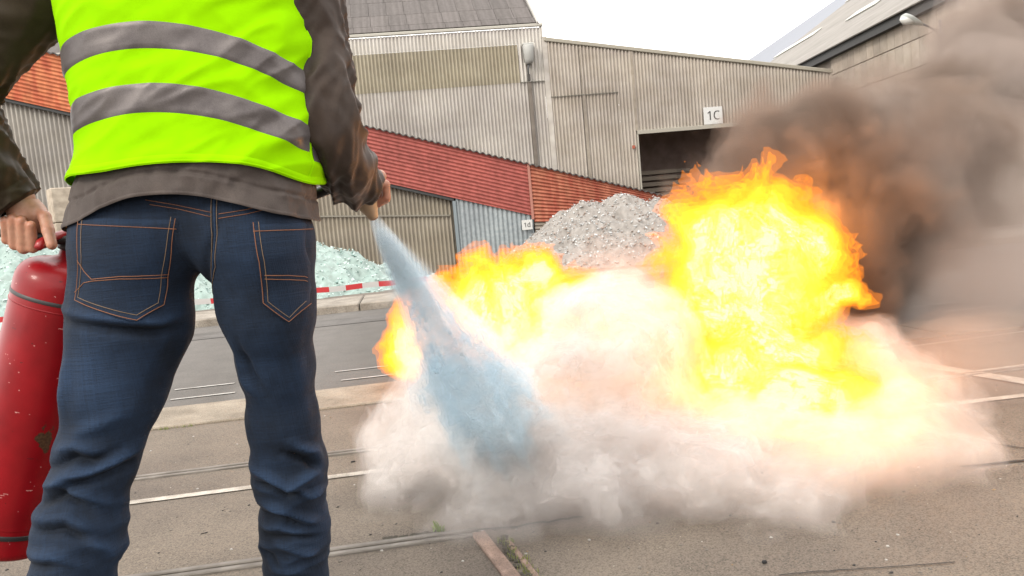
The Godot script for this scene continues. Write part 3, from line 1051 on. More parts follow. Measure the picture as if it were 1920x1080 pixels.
# ---------- the person, built in axes of his own: x to the right, y up, z to the viewer ----------
var jeans_bones := [
	[Vector3(-0.088, 0.885, 0.012), 0.101, Vector3(-0.112, 0.770, 0.003), 0.096], [Vector3(-0.112, 0.770, 0.003), 0.096, Vector3(-0.144, 0.660, 0.020), 0.078], [Vector3(-0.144, 0.660, 0.020), 0.078, Vector3(-0.186, 0.540, 0.036), 0.061], [Vector3(-0.186, 0.540, 0.036), 0.061, Vector3(-0.225, 0.420, 0.048), 0.065], [Vector3(-0.225, 0.420, 0.048), 0.065, Vector3(-0.263, 0.280, 0.062), 0.065], [Vector3(-0.263, 0.280, 0.062), 0.065, Vector3(-0.314, 0.100, 0.080), 0.082],
	[Vector3(0.130, 0.880, 0.005), 0.099, Vector3(0.127, 0.770, -0.014), 0.076], [Vector3(0.127, 0.770, -0.014), 0.076, Vector3(0.120, 0.660, -0.055), 0.062], [Vector3(0.120, 0.660, -0.055), 0.062, Vector3(0.109, 0.550, -0.090), 0.059], [Vector3(0.109, 0.550, -0.090), 0.059, Vector3(0.099, 0.440, -0.125), 0.064], [Vector3(0.099, 0.440, -0.125), 0.064, Vector3(0.080, 0.300, -0.170), 0.060], [Vector3(0.080, 0.300, -0.170), 0.060, Vector3(0.048, 0.100, -0.225), 0.071],
	[Vector3(-0.068, 0.965, -0.005), 0.104, Vector3(0.095, 0.960, -0.008), 0.106],
]
# folds of the cloth: points (x, y) on the side seen from behind, then width and height; negative heights are creases
var jeans_folds := [
	[[-0.202, 0.810, -0.133, 0.797, -0.086, 0.786, -0.029, 0.771, -0.003, 0.780], 0.0090, 0.0080],
	[[-0.198, 0.792, -0.088, 0.771, -0.031, 0.756, -0.007, 0.757], 0.0080, -0.0100],
	[[-0.245, 0.518, -0.196, 0.533, -0.166, 0.535, -0.118, 0.551, -0.103, 0.563], 0.0090, 0.0110],
	[[-0.252, 0.538, -0.184, 0.564, -0.157, 0.552, -0.125, 0.562], 0.0070, -0.0110],
	[[-0.231, 0.572, -0.184, 0.580, -0.144, 0.565], 0.0100, 0.0080],
	[[-0.233, 0.503, -0.181, 0.520, -0.125, 0.526, -0.112, 0.537], 0.0070, -0.0100],
	[[-0.279, 0.501, -0.213, 0.520, -0.174, 0.494, -0.143, 0.463], 0.0090, 0.0090],
	[[-0.271, 0.480, -0.211, 0.501, -0.173, 0.477], 0.0060, -0.0090],
	[[-0.294, 0.461, -0.207, 0.463, -0.159, 0.429], 0.0100, 0.0080],
	[[-0.280, 0.445, -0.212, 0.447, -0.166, 0.416], 0.0070, -0.0080],
	[[-0.189, 0.443, -0.164, 0.393, -0.165, 0.364], 0.0080, 0.0080],
	[[-0.299, 0.405, -0.232, 0.407, -0.189, 0.374], 0.0090, 0.0070],
	[[-0.301, 0.384, -0.227, 0.386], 0.0060, -0.0070],
	[[-0.205, 0.595, -0.144, 0.611, -0.089, 0.628], 0.0120, 0.0050],
	[[0.134, 0.516, 0.164, 0.489, 0.173, 0.453], 0.0080, 0.0120],
	[[0.116, 0.499, 0.151, 0.474, 0.172, 0.439], 0.0060, -0.0120],
	[[0.028, 0.472, 0.077, 0.456, 0.114, 0.430, 0.151, 0.441, 0.174, 0.449], 0.0080, 0.0110],
	[[0.034, 0.443, 0.084, 0.430, 0.110, 0.410, 0.143, 0.415], 0.0060, -0.0110],
	[[0.032, 0.400, 0.094, 0.384, 0.127, 0.347, 0.146, 0.323], 0.0080, 0.0100],
	[[0.022, 0.365, 0.086, 0.354, 0.128, 0.324], 0.0060, -0.0100],
	[[0.119, 0.429, 0.144, 0.401, 0.169, 0.402], 0.0070, 0.0090],
	[[0.032, 0.332, 0.078, 0.342, 0.135, 0.314], 0.0080, 0.0070],
	[[0.044, 0.320, 0.108, 0.311, 0.149, 0.294], 0.0060, -0.0080],
	[[0.066, 0.303, 0.107, 0.277, 0.142, 0.257], 0.0080, 0.0080],
	[[0.012, 0.286, 0.041, 0.270, 0.063, 0.239], 0.0070, -0.0070],
	[[0.026, 0.243, 0.093, 0.232, 0.130, 0.205], 0.0090, 0.0070],
	[[0.072, 0.725, 0.070, 0.656, 0.092, 0.609], 0.0090, 0.0060],
	[[0.089, 0.725, 0.094, 0.662, 0.112, 0.614], 0.0070, -0.0060],
	[[0.185, 0.711, 0.178, 0.626, 0.170, 0.538], 0.0120, 0.0050],
	[[-0.010, 0.749, -0.040, 0.686, -0.066, 0.638], 0.0110, -0.0050],
	[[-0.184, 0.746, -0.191, 0.685, -0.213, 0.612], 0.0120, 0.0050],
]
var skin: StandardMaterial3D
var jacket_mat: StandardMaterial3D


func fold_sum(x: float, y: float, folds: Array) -> float:
	var p := Vector2(x, y)
	var out := 0.0
	for f in folds:
		var c: Array = f[0]
		var w: float = f[1]
		var best := 1e9
		var along := 0.0
		var m := c.size() / 2 - 1
		if absf(y - (c[1] as float)) > 0.16:
			continue
		for i in m:
			var a := Vector2(c[i * 2], c[i * 2 + 1])
			var b := Vector2(c[i * 2 + 2], c[i * 2 + 3]) - a
			var h := clampf((p - a).dot(b) / b.length_squared(), 0.0, 1.0)
			var d := (p - a - b * h).length_squared()
			if d < best:
				best = d
				along = (i + h) / m
		var fade := smoothstep(0.0, 0.35, along) * smoothstep(1.0, 0.65, along)
		out += (f[2] as float) * exp(-best / (w * w)) * (0.25 + 0.75 * fade)
	return out


func jeans_d(p: Vector3) -> float:
	# each leg on its own, the seat across both; the legs meet in a narrow crotch
	var l := capsules(p, jeans_bones.slice(0, 6), 0.04)
	var r := capsules(p, jeans_bones.slice(6, 12), 0.04)
	var k := lerpf(0.006, 0.035, smoothstep(0.84, 0.91, p.y))
	var w := maxf(k - absf(l - r), 0.0) / k
	var d := minf(l, r) - w * w * k * 0.25
	var t := capsules(p, jeans_bones.slice(12, 13), 0.01)
	w = maxf(0.05 - absf(d - t), 0.0) / 0.05
	return minf(d, t) - w * w * 0.05 * 0.25


func jeans_push(p: Vector3) -> float:
	var s := 0.0022 * nz.get_noise_3d(p.x * 9.0, p.y * 7.0, p.z * 9.0) + 0.0010 * nz.get_noise_3d(p.x * 28.0, p.y * 20.0, p.z * 28.0)
	# bunched folds right round the legs towards the ankles
	var low := smoothstep(0.62, 0.30, p.y)
	s += low * 0.0045 * (1.0 - 2.0 * absf(nz.get_noise_3d(p.x * 5.0 + 3.0, p.y * 17.0, p.z * 5.0)))
	s += 1.35 * smoothstep(0.0, 0.05, p.z - lerpf(-0.16, 0.0, smoothstep(0.3, 0.8, p.y)) if p.x > 0.02 else p.z) * fold_sum(p.x, p.y, jeans_folds)
	# the seam between the seat halves
	s -= 0.006 * exp(-pow((p.x - 0.0917 - (p.y - 0.9095) * 0.5344) / 0.010, 2.0)) * smoothstep(0.79, 0.82, p.y) * smoothstep(0.95, 0.88, p.y)
	return s


func jeans_back(x: float, y: float) -> Vector3:
	# the point of the cloth that is seen from behind at (x, y)
	for turn in 12:
		var z := 0.25
		while z > -0.12:
			var d := jeans_d(Vector3(x, y, z))
			if d < 0.0005:
				return Vector3(x, y, z)
			z -= maxf(d * 0.8, 0.0005)
		x = lerpf(x, 0.10 if x > 0.0 else -0.10, 0.05)
	return Vector3(x, y, 0.0)


func jeans_normal(p: Vector3) -> Vector3:
	var e := 0.004
	var d := jeans_d(p)
	return Vector3(jeans_d(p + Vector3(e, 0, 0)) - d, jeans_d(p + Vector3(0, e, 0)) - d, jeans_d(p + Vector3(0, 0, e)) - d).normalized()


func on_jeans(x: float, y: float, lift: float) -> Vector3:
	var p := jeans_back(x, y)
	return p + jeans_normal(p) * (jeans_push(p) + lift)


func denim(base: Color) -> StandardMaterial3D:
	var size := 512
	var r := RandomNumberGenerator.new()
	r.seed = 77
	var im := Image.create(size, size, false, Image.FORMAT_RGB8)
	var hgt := Image.create(size, size, false, Image.FORMAT_L8)
	var col := PackedFloat32Array()
	var rowv := PackedFloat32Array()
	for k in size:
		col.append(r.randf_range(-1, 1))
		rowv.append(r.randf_range(-1, 1))
	for y in size:
		var slub := 0.0
		for x in size:
			if x % 23 == 0:
				slub = r.randf_range(-1, 1)
			var v := 0.76 + 0.14 * col[x] + 0.10 * rowv[y] + 0.20 * slub * (1 if y % 2 else 0) + r.randf_range(-0.16, 0.16)
			im.set_pixel(x, y, lin(v, v, v * 1.02))
			hgt.set_pixel(x, y, Color(v, v, v))
	var m := mat(base, 0.85)
	m.vertex_color_use_as_albedo = true
	tri(m, ImageTexture.create_from_image(im), 2.4, false)
	m.heightmap_enabled = true
	m.heightmap_texture = ImageTexture.create_from_image(hgt)
	m.heightmap_scale = 0.12
	m.rim_enabled = true
	m.rim = 0.04
	m.metallic_specular = 0.35
	return m


func cloth_mat(base: Color, rough := 0.8, bump := 0.03) -> StandardMaterial3D:
	var m := mat(base, rough)
	m.metallic_specular = 0.3
	tri(m, grain, 6.0, false)
	over(m, big_blotch, 3.0, false)
	return m


func line_on(pts: Array, r: float, where: Callable) -> ArrayMesh:
	# a thread laid on cloth through (x, y) points
	var path := PackedVector3Array()
	for i in pts.size() - 1:
		var a: Vector2 = pts[i]
		var b: Vector2 = pts[i + 1]
		var n := maxi(2, int(a.distance_to(b) / 0.007))
		for k in n:
			var q := a.lerp(b, float(k) / n)
			path.append(where.call(q.x, q.y))
	path.append(where.call((pts[-1] as Vector2).x, (pts[-1] as Vector2).y))
	return tube(path, PackedFloat32Array([r]), 4)


func v2(a: Array) -> Array:
	var o := []
	for i in range(0, a.size(), 2):
		o.append(Vector2(a[i], a[i + 1]))
	return o


func shifted(pts: Array, d: float) -> Array:
	var o := []
	for i in pts.size():
		var a: Vector2 = pts[maxi(i - 1, 0)]
		var b: Vector2 = pts[mini(i + 1, pts.size() - 1)]
		var t := (b - a).normalized()
		o.append((pts[i] as Vector2) + Vector2(-t.y, t.x) * d)
	return o


func pocket(called: String, left: Array, right: Array, m: Material, parent: Node3D) -> MeshInstance3D:
	# a patch between its left and right outlines (each from the top down to the tip)
	var nu := 22
	var nv := 30
	var g := []
	var vs := PackedVector3Array()
	var cs := PackedColorArray()
	for j in nv + 1:
		var f := float(j) / nv
		var a := along(left, f)
		var b := along(right, f)
		for i in nu + 1:
			var q := a.lerp(b, float(i) / nu)
			var edge := i == 0 or i == nu or j == 0 or j == nv
			vs.append(on_jeans(q.x, q.y, -0.002 if edge else 0.0030))
			var w := 0.95 + 0.22 * nz.get_noise_3d(q.x * 12.0, q.y * 12.0, 4.0)
			if i == 1 or i == nu - 1 or j <= 1 or j >= nv - 2:
				w *= 1.18
			cs.append(Color(w, w, w))
	var ix := PackedInt32Array()
	for j in nv:
		for i in nu:
			var k := j * (nu + 1) + i
			ix.append_array([k, k + 1, k + nu + 2, k, k + nu + 2, k + nu + 1])
	for k in cs.size():
		cs[k] = Color(cs[k].r * 0.56, cs[k].g * 0.56, cs[k].b * 0.56)
	return put(called, arrays_mesh(vs, ix, smooth_normals(vs, ix), cs), m, parent)


func along(pts: Array, f: float) -> Vector2:
	var len := 0.0
	for i in pts.size() - 1:
		len += (pts[i] as Vector2).distance_to(pts[i + 1])
	var want := f * len
	for i in pts.size() - 1:
		var l := (pts[i] as Vector2).distance_to(pts[i + 1])
		if want <= l or i == pts.size() - 2:
			return (pts[i] as Vector2).lerp(pts[i + 1], clampf(want / l, 0.0, 1.0))
		want -= l
	return pts[-1]


func jeans(person: Node3D) -> void:
	var lo := Vector3(-0.43, 0.035, -0.36)
	var cell := 0.0052
	var n := Vector3i(((Vector3(0.28, 1.11, 0.22) - lo) / cell).ceil())
	var r := net_arrays(sample_near(lo, n, cell, func(p: Vector3) -> float: return maxf(jeans_d(p), 0.055 - p.y)), n, lo, cell, 0.0)
	var vs: PackedVector3Array = relax(r[0], r[1], 2, 0.5)
	var ix: PackedInt32Array = r[1]
	var ns := smooth_normals(vs, ix)
	var lift := PackedFloat32Array()
	lift.resize(vs.size())
	for k in vs.size():
		lift[k] = jeans_push(vs[k])
		vs[k] += ns[k] * lift[k]
	ns = smooth_normals(vs, ix)
	var cs := PackedColorArray()
	cs.resize(vs.size())
	for k in vs.size():
		var p := vs[k]
		# indigo, washed paler over the seat, the thighs and the knees
		var fade := 0.55 * exp(-pow((p.x + 0.13) / 0.06, 2.0) - pow((p.y - 0.69) / 0.09, 2.0)) + 0.30 * exp(-pow((p.x - 0.125) / 0.05, 2.0) - pow((p.y - 0.66) / 0.08, 2.0))
		fade += 0.25 * exp(-pow((p.y - 0.87) / 0.06, 2.0)) * exp(-pow((absf(p.x - 0.03) - 0.10) / 0.06, 2.0))
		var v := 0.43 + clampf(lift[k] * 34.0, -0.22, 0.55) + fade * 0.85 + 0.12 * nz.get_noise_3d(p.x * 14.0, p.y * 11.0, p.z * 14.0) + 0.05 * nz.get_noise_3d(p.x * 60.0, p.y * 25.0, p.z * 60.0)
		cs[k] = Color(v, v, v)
	var dm := denim(lin(0.019, 0.043, 0.092))
	var body := put("jeans", arrays_mesh(vs, ix, ns, cs), dm, person)
	body.set_meta("label", "dark blue denim jeans with orange stitching")
	var orange := mat(lin(0.23, 0.085, 0.032), 0.7)
	var tan := mat(lin(0.19, 0.12, 0.065), 0.7)
	var surf := func(x: float, y: float) -> Vector3: return on_jeans(x, y, 0.0006)
	var raised := func(x: float, y: float) -> Vector3: return on_jeans(x, y, 0.0036)
	pocket("pocket", v2([-0.126, 0.960, -0.133, 0.895, -0.152, 0.822, -0.057, 0.780]), v2([0.034, 0.941, -0.006, 0.845, -0.019, 0.799, -0.057, 0.780]), dm, body)
	pocket("pocket", v2([0.152, 0.923, 0.154, 0.860, 0.146, 0.789, 0.179, 0.749]), v2([0.225, 0.919, 0.221, 0.839, 0.211, 0.774, 0.179, 0.749]), dm, body)
	for P in [v2([-0.126, 0.960, -0.133, 0.895, -0.152, 0.822, -0.057, 0.780, -0.019, 0.799, -0.006, 0.845, 0.034, 0.941]), v2([0.152, 0.923, 0.154, 0.860, 0.146, 0.789, 0.179, 0.749, 0.212, 0.774])]:
		put("stitching", line_on(shifted(P, 0.003), 0.0007, raised), orange, body)
		put("stitching", line_on(shifted(P, 0.0105), 0.0006, raised), tan, body)
	for T in [[-0.123, 0.945, 0.029, 0.925], [0.154, 0.909, 0.227, 0.904], [-0.133, 0.888, -0.123, 0.870, -0.111, 0.856, -0.067, 0.857, -0.006, 0.851], [-0.149, 0.836, -0.127, 0.851, -0.110, 0.853, -0.068, 0.853, -0.008, 0.846], [0.160, 0.837, 0.192, 0.832, 0.218, 0.823], [0.159, 0.831, 0.191, 0.825, 0.217, 0.816]]:
		put("stitching", line_on(v2(T), 0.0007, raised), orange, body)
	for T in [[0.094, 0.973, 0.087, 0.910, 0.071, 0.858, 0.035, 0.806], [0.103, 0.973, 0.096, 0.909, 0.082, 0.857, 0.042, 0.804]]:
		put("stitching", line_on(v2(T), 0.0006, surf), tan, body)
	for T in [[-0.015, 0.976, 0.034, 0.963, 0.090, 0.946], [-0.009, 0.968, 0.038, 0.956, 0.089, 0.939], [0.103, 0.942, 0.145, 0.945, 0.177, 0.952], [0.102, 0.935, 0.146, 0.938, 0.180, 0.944]]:
		put("stitching", line_on(v2(T), 0.0006, surf), orange, body)
	# raised overlap of the centre seam and the waistband under the jacket
	put("centre_seam", line_on(v2([0.099, 0.973, 0.092, 0.910, 0.076, 0.857, 0.037, 0.805]), 0.0022, func(x: float, y: float) -> Vector3: return on_jeans(x, y, -0.0008)), dm, body)


# ---------- cloth tubes ----------
# rings of points; where(u, v) gives a point for u round and v along
func loft(nu: int, nv: int, where: Callable, closed := true, colors = null, flip := false) -> ArrayMesh:
	var vs := PackedVector3Array()
	var cs := PackedColorArray()
	var w := nu if closed else nu + 1
	for j in nv + 1:
		for i in w:
			vs.append(where.call(float(i) / nu, float(j) / nv))
			if colors != null:
				cs.append((colors as Callable).call(float(i) / nu, float(j) / nv))
	var ix := PackedInt32Array()
	for j in nv:
		for i in nu:
			var a := j * w + i
			var b := j * w + (i + 1) % w if closed else a + 1
			if flip:
				ix.append_array([a, b + w, b, a, a + w, b + w])
			else:
				ix.append_array([a, b, b + w, a, b + w, a + w])
	return arrays_mesh(vs, ix, smooth_normals(vs, ix), cs if colors != null else null)


func ridge(x: float, y: float, z: float) -> float:
	return 1.0 - 2.0 * absf(nz.get_noise_3d(x, y, z))


# a point of the trunk: u runs round from his left side over the back (u = 0.25 is the middle of the back), grown outwards by g
func trunk(u: float, y: float, g: float) -> Vector3:
	var a := TAU * u
	var cx := lerpf(0.022, 0.054, smoothstep(0.95, 1.15, y))
	var hw := 0.186 + 0.008 * smoothstep(1.1, 1.3, y) + 0.014 * smoothstep(1.08, 0.94, y)
	var back := 0.118
	var front := 0.135
	if y > 1.30:
		# over the shoulders to the neck
		var t := (y - 1.30) / 0.20
		hw = lerpf(0.194, 0.062, pow(clampf(t, 0, 1), 2.6))
		back = lerpf(0.118, 0.060, t * t)
		front = lerpf(0.135, 0.060, t * t)
		cx = 0.054
	var c := cos(a)
	var s := sin(a)
	var e := 0.78
	var x := -signf(c) * pow(absf(c), e) * (hw + g)
	var z := signf(s) * pow(absf(s), e) * ((back if s > 0 else front) + g)
	return Vector3(cx + x, y, z - 0.004)


func tilt(x: float) -> float:
	return 1.25 * pow(maxf(x, 0.0), 2.0) + 0.024 * pow(clampf(-x / 0.16, 0.0, 1.2), 2.0)


func vest_push(p: Vector3) -> float:
	var q := Vector3(p.x * 0.9 + p.y * 0.5, p.y * 1.0 - p.x * 0.45, p.z)
	var amp := 0.55 + 0.45 * smoothstep(0.05, 0.24, p.x)
	var s := amp * (0.0072 * nz.get_noise_3d(q.x * 4.0, q.y * 13.0, q.z * 5.0) + 0.0036 * ridge(q.x * 6.0 + 5.0, q.y * 19.0, q.z * 6.0) + 0.0011 * nz.get_noise_3d(q.x * 16.0, q.y * 42.0, q.z * 16.0))
	# long soft drape lines from the shoulder blade down to the right
	s += 0.006 * smoothstep(0.02, 0.20, p.x) * ridge(p.x * 8.0 + p.y * 5.0, p.y * 2.2, 9.0) * smoothstep(1.0, 1.14, p.y)
	return s


func vest_point(u: float, y0: float, lift: float) -> Vector3:
	var p := trunk(u, y0, 0.014)
	p.y -= tilt(p.x) * smoothstep(1.42, 1.25, y0)
	var o := Vector3(p.x - 0.035, 0, p.z)
	o = (o / Vector3(0.2, 1, 0.12)).normalized()
	var flare := 0.004 * smoothstep(1.10, 1.02, y0)
	return p + o * (vest_push(p) + lift + flare)


func hem_y(u: float) -> float:
	var p := trunk(u, 1.03, 0.014)
	return 1.034 + 0.004 * sin(u * 23.0) + 0.35 * tilt(maxf(p.x, 0.0)) + 0.008 * smoothstep(-0.05, -0.16, p.x)


func vest(person: Node3D) -> void:
	var m := mat(lin(0.335, 0.77, 0.0), 0.9)
	tri(m, blotch(256, 6.0, Color(0.93, 0.93, 0.93), Color(1, 1, 1), 27), 4.0, false)
	m.metallic_specular = 0.15
	m.backlight_enabled = true
	m.backlight = lin(0.12, 0.30, 0.0)
	m.cull_mode = BaseMaterial3D.CULL_DISABLED
	var v := put("vest", loft(220, 92, func(u: float, t: float) -> Vector3: return vest_point(u, lerpf(hem_y(u), 1.475, t), 0.0)), m, person)
	v.set_meta("label", "fluorescent yellow-green safety vest with two grey reflective bands")
	put("hem", loft(220, 5, func(u: float, t: float) -> Vector3: return vest_point(u, hem_y(u) - 0.003 + 0.014 * t, 0.0022 * sin(PI * (0.12 + 0.82 * t)))), m, v)
	put("hem_piping", loft(220, 6, func(u: float, t: float) -> Vector3: return vest_point(u, hem_y(u) - 0.002 + 0.0045 * (0.5 - 0.5 * cos(TAU * t)), 0.0012 + 0.0016 * sin(TAU * t))), m, v)
	var grey := cloth_mat(lin(0.190, 0.172, 0.172), 0.40)
	grey.metallic = 0.25
	grey.cull_mode = BaseMaterial3D.CULL_DISABLED
	# the bands stop at the side seam on his right, where the front panel hangs a little lower
	for b in [[1.209, 1.250], [1.110, 1.155]]:
		put("reflective_band", loft(150, 10, func(u: float, t: float) -> Vector3: return vest_point(lerpf(-0.02, 0.462, u), lerpf(b[0], b[1], t), 0.0016 if t > 0.0 and t < 1.0 else 0.0002), false), grey, v)
		put("reflective_band", loft(150, 10, func(u: float, t: float) -> Vector3: return vest_point(lerpf(0.470, 0.98, u), lerpf(b[0], b[1], t) - 0.016, 0.0016 if t > 0.0 and t < 1.0 else 0.0002), false), grey, v)
	put("side_seam", loft(6, 60, func(u: float, t: float) -> Vector3: return vest_point(0.466 + 0.004 * (u - 0.5), lerpf(hem_y(0.466) + 0.004, 1.30, t), 0.0022 * sin(PI * u)), false), m, v)


func jacket_hem(u: float) -> float:
	var p := trunk(u, 0.97, 0.008)
	return 0.979 - 0.012 * smoothstep(-0.03, -0.15, p.x) + 0.25 * tilt(p.x) + 0.003 * sin(u * 31.0)


func jacket_point(u: float, y0: float, lift: float) -> Vector3:
	var p := trunk(u, y0, 0.006 + 0.008 * smoothstep(1.03, 0.96, y0))
	p.y -= tilt(p.x) * 1.15 * smoothstep(1.40, 1.2, y0)
	var o := (Vector3(p.x - 0.035, 0, p.z) / Vector3(0.2, 1, 0.12)).normalized()
	var w := 0.0030 * ridge(p.x * 17.0, p.y * 9.0, p.z * 17.0) + 0.0022 * nz.get_noise_3d(p.x * 40.0, p.y * 22.0, p.z * 40.0) + 0.004 * nz.get_noise_3d(p.x * 7.0, p.y * 16.0, p.z * 7.0)
	# gathered along the drawstring seam
	w += 0.0035 * exp(-pow((y0 - jacket_hem(u) - 0.034) / 0.008, 2.0)) * ridge(p.x * 34.0, 2.0, p.z * 34.0) - 0.004 * exp(-pow((y0 - jacket_hem(u) - 0.036) / 0.0035, 2.0))
	return p + o * (w + lift)


func sleeve(called: String, pts: PackedVector3Array, rad: PackedFloat32Array, amp: float, m: Material, parent: Node3D, seedv: float) -> MeshInstance3D:
	var c := Curve3D.new()
	for i in pts.size():
		var a := pts[maxi(i - 1, 0)]
		var b := pts[mini(i + 1, pts.size() - 1)]
		c.add_point(pts[i], (a - b) * 0.16, (b - a) * 0.16)
	c.bake_interval = 0.005
	var len := c.get_baked_length()
	var lens := []
	for p in pts:
		lens.append(c.get_closest_offset(p))
	var rf := func(s: float) -> float:
		for i in pts.size() - 1:
			if s <= lens[i + 1]:
				return lerpf(rad[i], rad[i + 1], smoothstep(0.0, 1.0, (s - lens[i]) / maxf(lens[i + 1] - lens[i], 1e-5)))
		return rad[-1]
	var where := func(u: float, t: float) -> Vector3:
		var s := minf(t, 0.985) / 0.985 * len
		var p := c.sample_baked(s)
		var d := (c.sample_baked(minf(s + 0.01, len)) - c.sample_baked(maxf(s - 0.01, 0.0))).normalized()
		var x := d.cross(Vector3(0, 0, 1)).normalized()
		var y := x.cross(d).normalized()
		var a := TAU * u
		var o := x * cos(a) + y * sin(a)
		var r: float = rf.call(s)
		var q := o * 0.5 + Vector3(seedv, 0, 0)
		var f := amp * (0.95 * ridge(o.x * 0.7 + seedv + s * 2.0, s * 8.5 + o.z * 1.3 + o.x * 0.8 + seedv, o.z * 0.7) + 0.45 * ridge(o.x * 1.1 + seedv, s * 19.0 - o.z * 1.5 + o.x * 0.9, o.z * 1.1) + 0.16 * nz.get_noise_3d(o.x * 3.0, s * 40.0, o.z * 3.0))
		f *= 0.35 + 0.65 * smoothstep(0.05, 0.6, t)
		if t > 0.985:
			r *= 0.80
			f = 0.0
		return p + o * (r + f)
	return put(called, loft(96, 150, where, true, null, true), m, parent)


func jacket(person: Node3D) -> void:
	jacket_mat = cloth_mat(lin(0.112, 0.092, 0.084), 0.7)
	jacket_mat.cull_mode = BaseMaterial3D.CULL_DISABLED
	jacket_mat.rim_enabled = true
	jacket_mat.rim = 0.2
	var dark := cloth_mat(lin(0.066, 0.046, 0.036), 0.55)
	dark.cull_mode = BaseMaterial3D.CULL_DISABLED
	dark.rim_enabled = true
	dark.rim = 0.25
	var j := put("jacket", loft(260, 110, func(u: float, t: float) -> Vector3: return jacket_point(u, lerpf(jacket_hem(u), 1.50, t * t * 0.6 + t * 0.4), 0.0)), jacket_mat, person)
	j.set_meta("label", "dark brown work jacket under the vest")
	put("hem_seam", loft(260, 4, func(u: float, t: float) -> Vector3: return jacket_point(u, jacket_hem(u) - 0.001 + 0.006 * t, 0.0016 * sin(PI * (0.15 + 0.7 * t))), true), jacket_mat, j)
	put("collar", loft(60, 8, func(u: float, t: float) -> Vector3: return trunk(u, 1.495, 0.0) * Vector3(1, 0, 1) + Vector3(0, 1.485 + 0.055 * t, 0.012 * t) + Vector3(0, 0.012 * sin(TAU * u), 0)), dark, j)
	# his right arm reaches down and forward to the nozzle
	var rs := sleeve("sleeve", PackedVector3Array([Vector3(0.195, 1.395, -0.02), Vector3(0.240, 1.32, -0.028), Vector3(0.250, 1.21, -0.025), Vector3(0.260, 1.10, -0.018), Vector3(0.265, 1.055, -0.045), Vector3(0.270, 1.022, -0.10), Vector3(0.275, 0.996, -0.165), Vector3(0.277, 0.985, -0.205)]), PackedFloat32Array([0.082, 0.076, 0.066, 0.062, 0.060, 0.056, 0.052, 0.046]), 0.0085, dark, j, 3.0)
	rs.set_meta("label", "right sleeve with stitched elbow patch")
	# his left arm bends out and down to the extinguisher
	sleeve("sleeve", PackedVector3Array([Vector3(-0.10, 1.41, -0.01), Vector3(-0.185, 1.37, -0.01), Vector3(-0.28, 1.295, 0.0), Vector3(-0.360, 1.205, 0.0), Vector3(-0.376, 1.145, -0.02), Vector3(-0.366, 1.08, -0.05), Vector3(-0.350, 1.03, -0.08), Vector3(-0.333, 0.998, -0.09)]), PackedFloat32Array([0.09, 0.085, 0.076, 0.070, 0.068, 0.062, 0.052, 0.044]), 0.0065, cloth_mat(lin(0.062, 0.046, 0.028), 0.55), j, 8.0)
	# elbow patch: a raised oval of the same cloth with a stitched rim
	var rim := PackedVector3Array()
	for k in 41:
		var a := TAU * k / 40.0
		rim.append(Vector3(0.262 + 0.030 * cos(a), 1.09 + 0.062 * sin(a), 0.044 - 0.42 * pow(0.034 * cos(a), 2.0) * 16.0 - (0.032 * maxf(0.0, -sin(a)) + 0.006 * maxf(0.0, sin(a)))))
	put("patch_stitching", tube(rim, PackedFloat32Array([0.0011]), 4), mat(lin(0.03, 0.024, 0.02), 0.8), rs)


# ---------- body: one continuous figure; the clothes are its children ----------
var body_bones := [
	[Vector3(-0.06, 0.93, -0.02), 0.078, Vector3(0.09, 0.93, -0.02), 0.078], [Vector3(0.02, 0.96, -0.02), 0.085, Vector3(0.03, 1.12, -0.01), 0.092], [Vector3(-0.04, 1.14, -0.01), 0.095, Vector3(0.11, 1.14, -0.01), 0.095], [Vector3(-0.06, 1.30, -0.01), 0.09, Vector3(0.14, 1.30, -0.01), 0.09],
	[Vector3(0.03, 1.15, -0.01), 0.10, Vector3(0.04, 1.32, -0.01), 0.10], [Vector3(-0.09, 1.38, -0.01), 0.05, Vector3(0.17, 1.38, -0.01), 0.05], [Vector3(0.043, 1.36, -0.005), 0.062, Vector3(0.052, 1.56, -0.02), 0.052],
	[Vector3(-0.10, 0.86, 0.0), 0.080, Vector3(-0.187, 0.52, 0.03), 0.050], [Vector3(-0.187, 0.52, 0.03), 0.048, Vector3(-0.30, 0.10, 0.07), 0.038], [Vector3(0.118, 0.86, -0.01), 0.072, Vector3(0.106, 0.52, -0.10), 0.046], [Vector3(0.106, 0.52, -0.10), 0.045, Vector3(0.055, 0.10, -0.22), 0.036],
	[Vector3(-0.12, 1.385, -0.01), 0.050, Vector3(-0.27, 1.290, -0.005), 0.042], [Vector3(-0.27, 1.290, -0.005), 0.042, Vector3(-0.366, 1.175, -0.01), 0.038], [Vector3(-0.366, 1.175, -0.01), 0.036, Vector3(-0.327, 1.005, -0.088), 0.028], [Vector3(0.20, 1.375, -0.02), 0.052, Vector3(0.257, 1.09, -0.02), 0.041], [Vector3(0.257, 1.09, -0.02), 0.040, Vector3(0.277, 0.985, -0.20), 0.029],
]
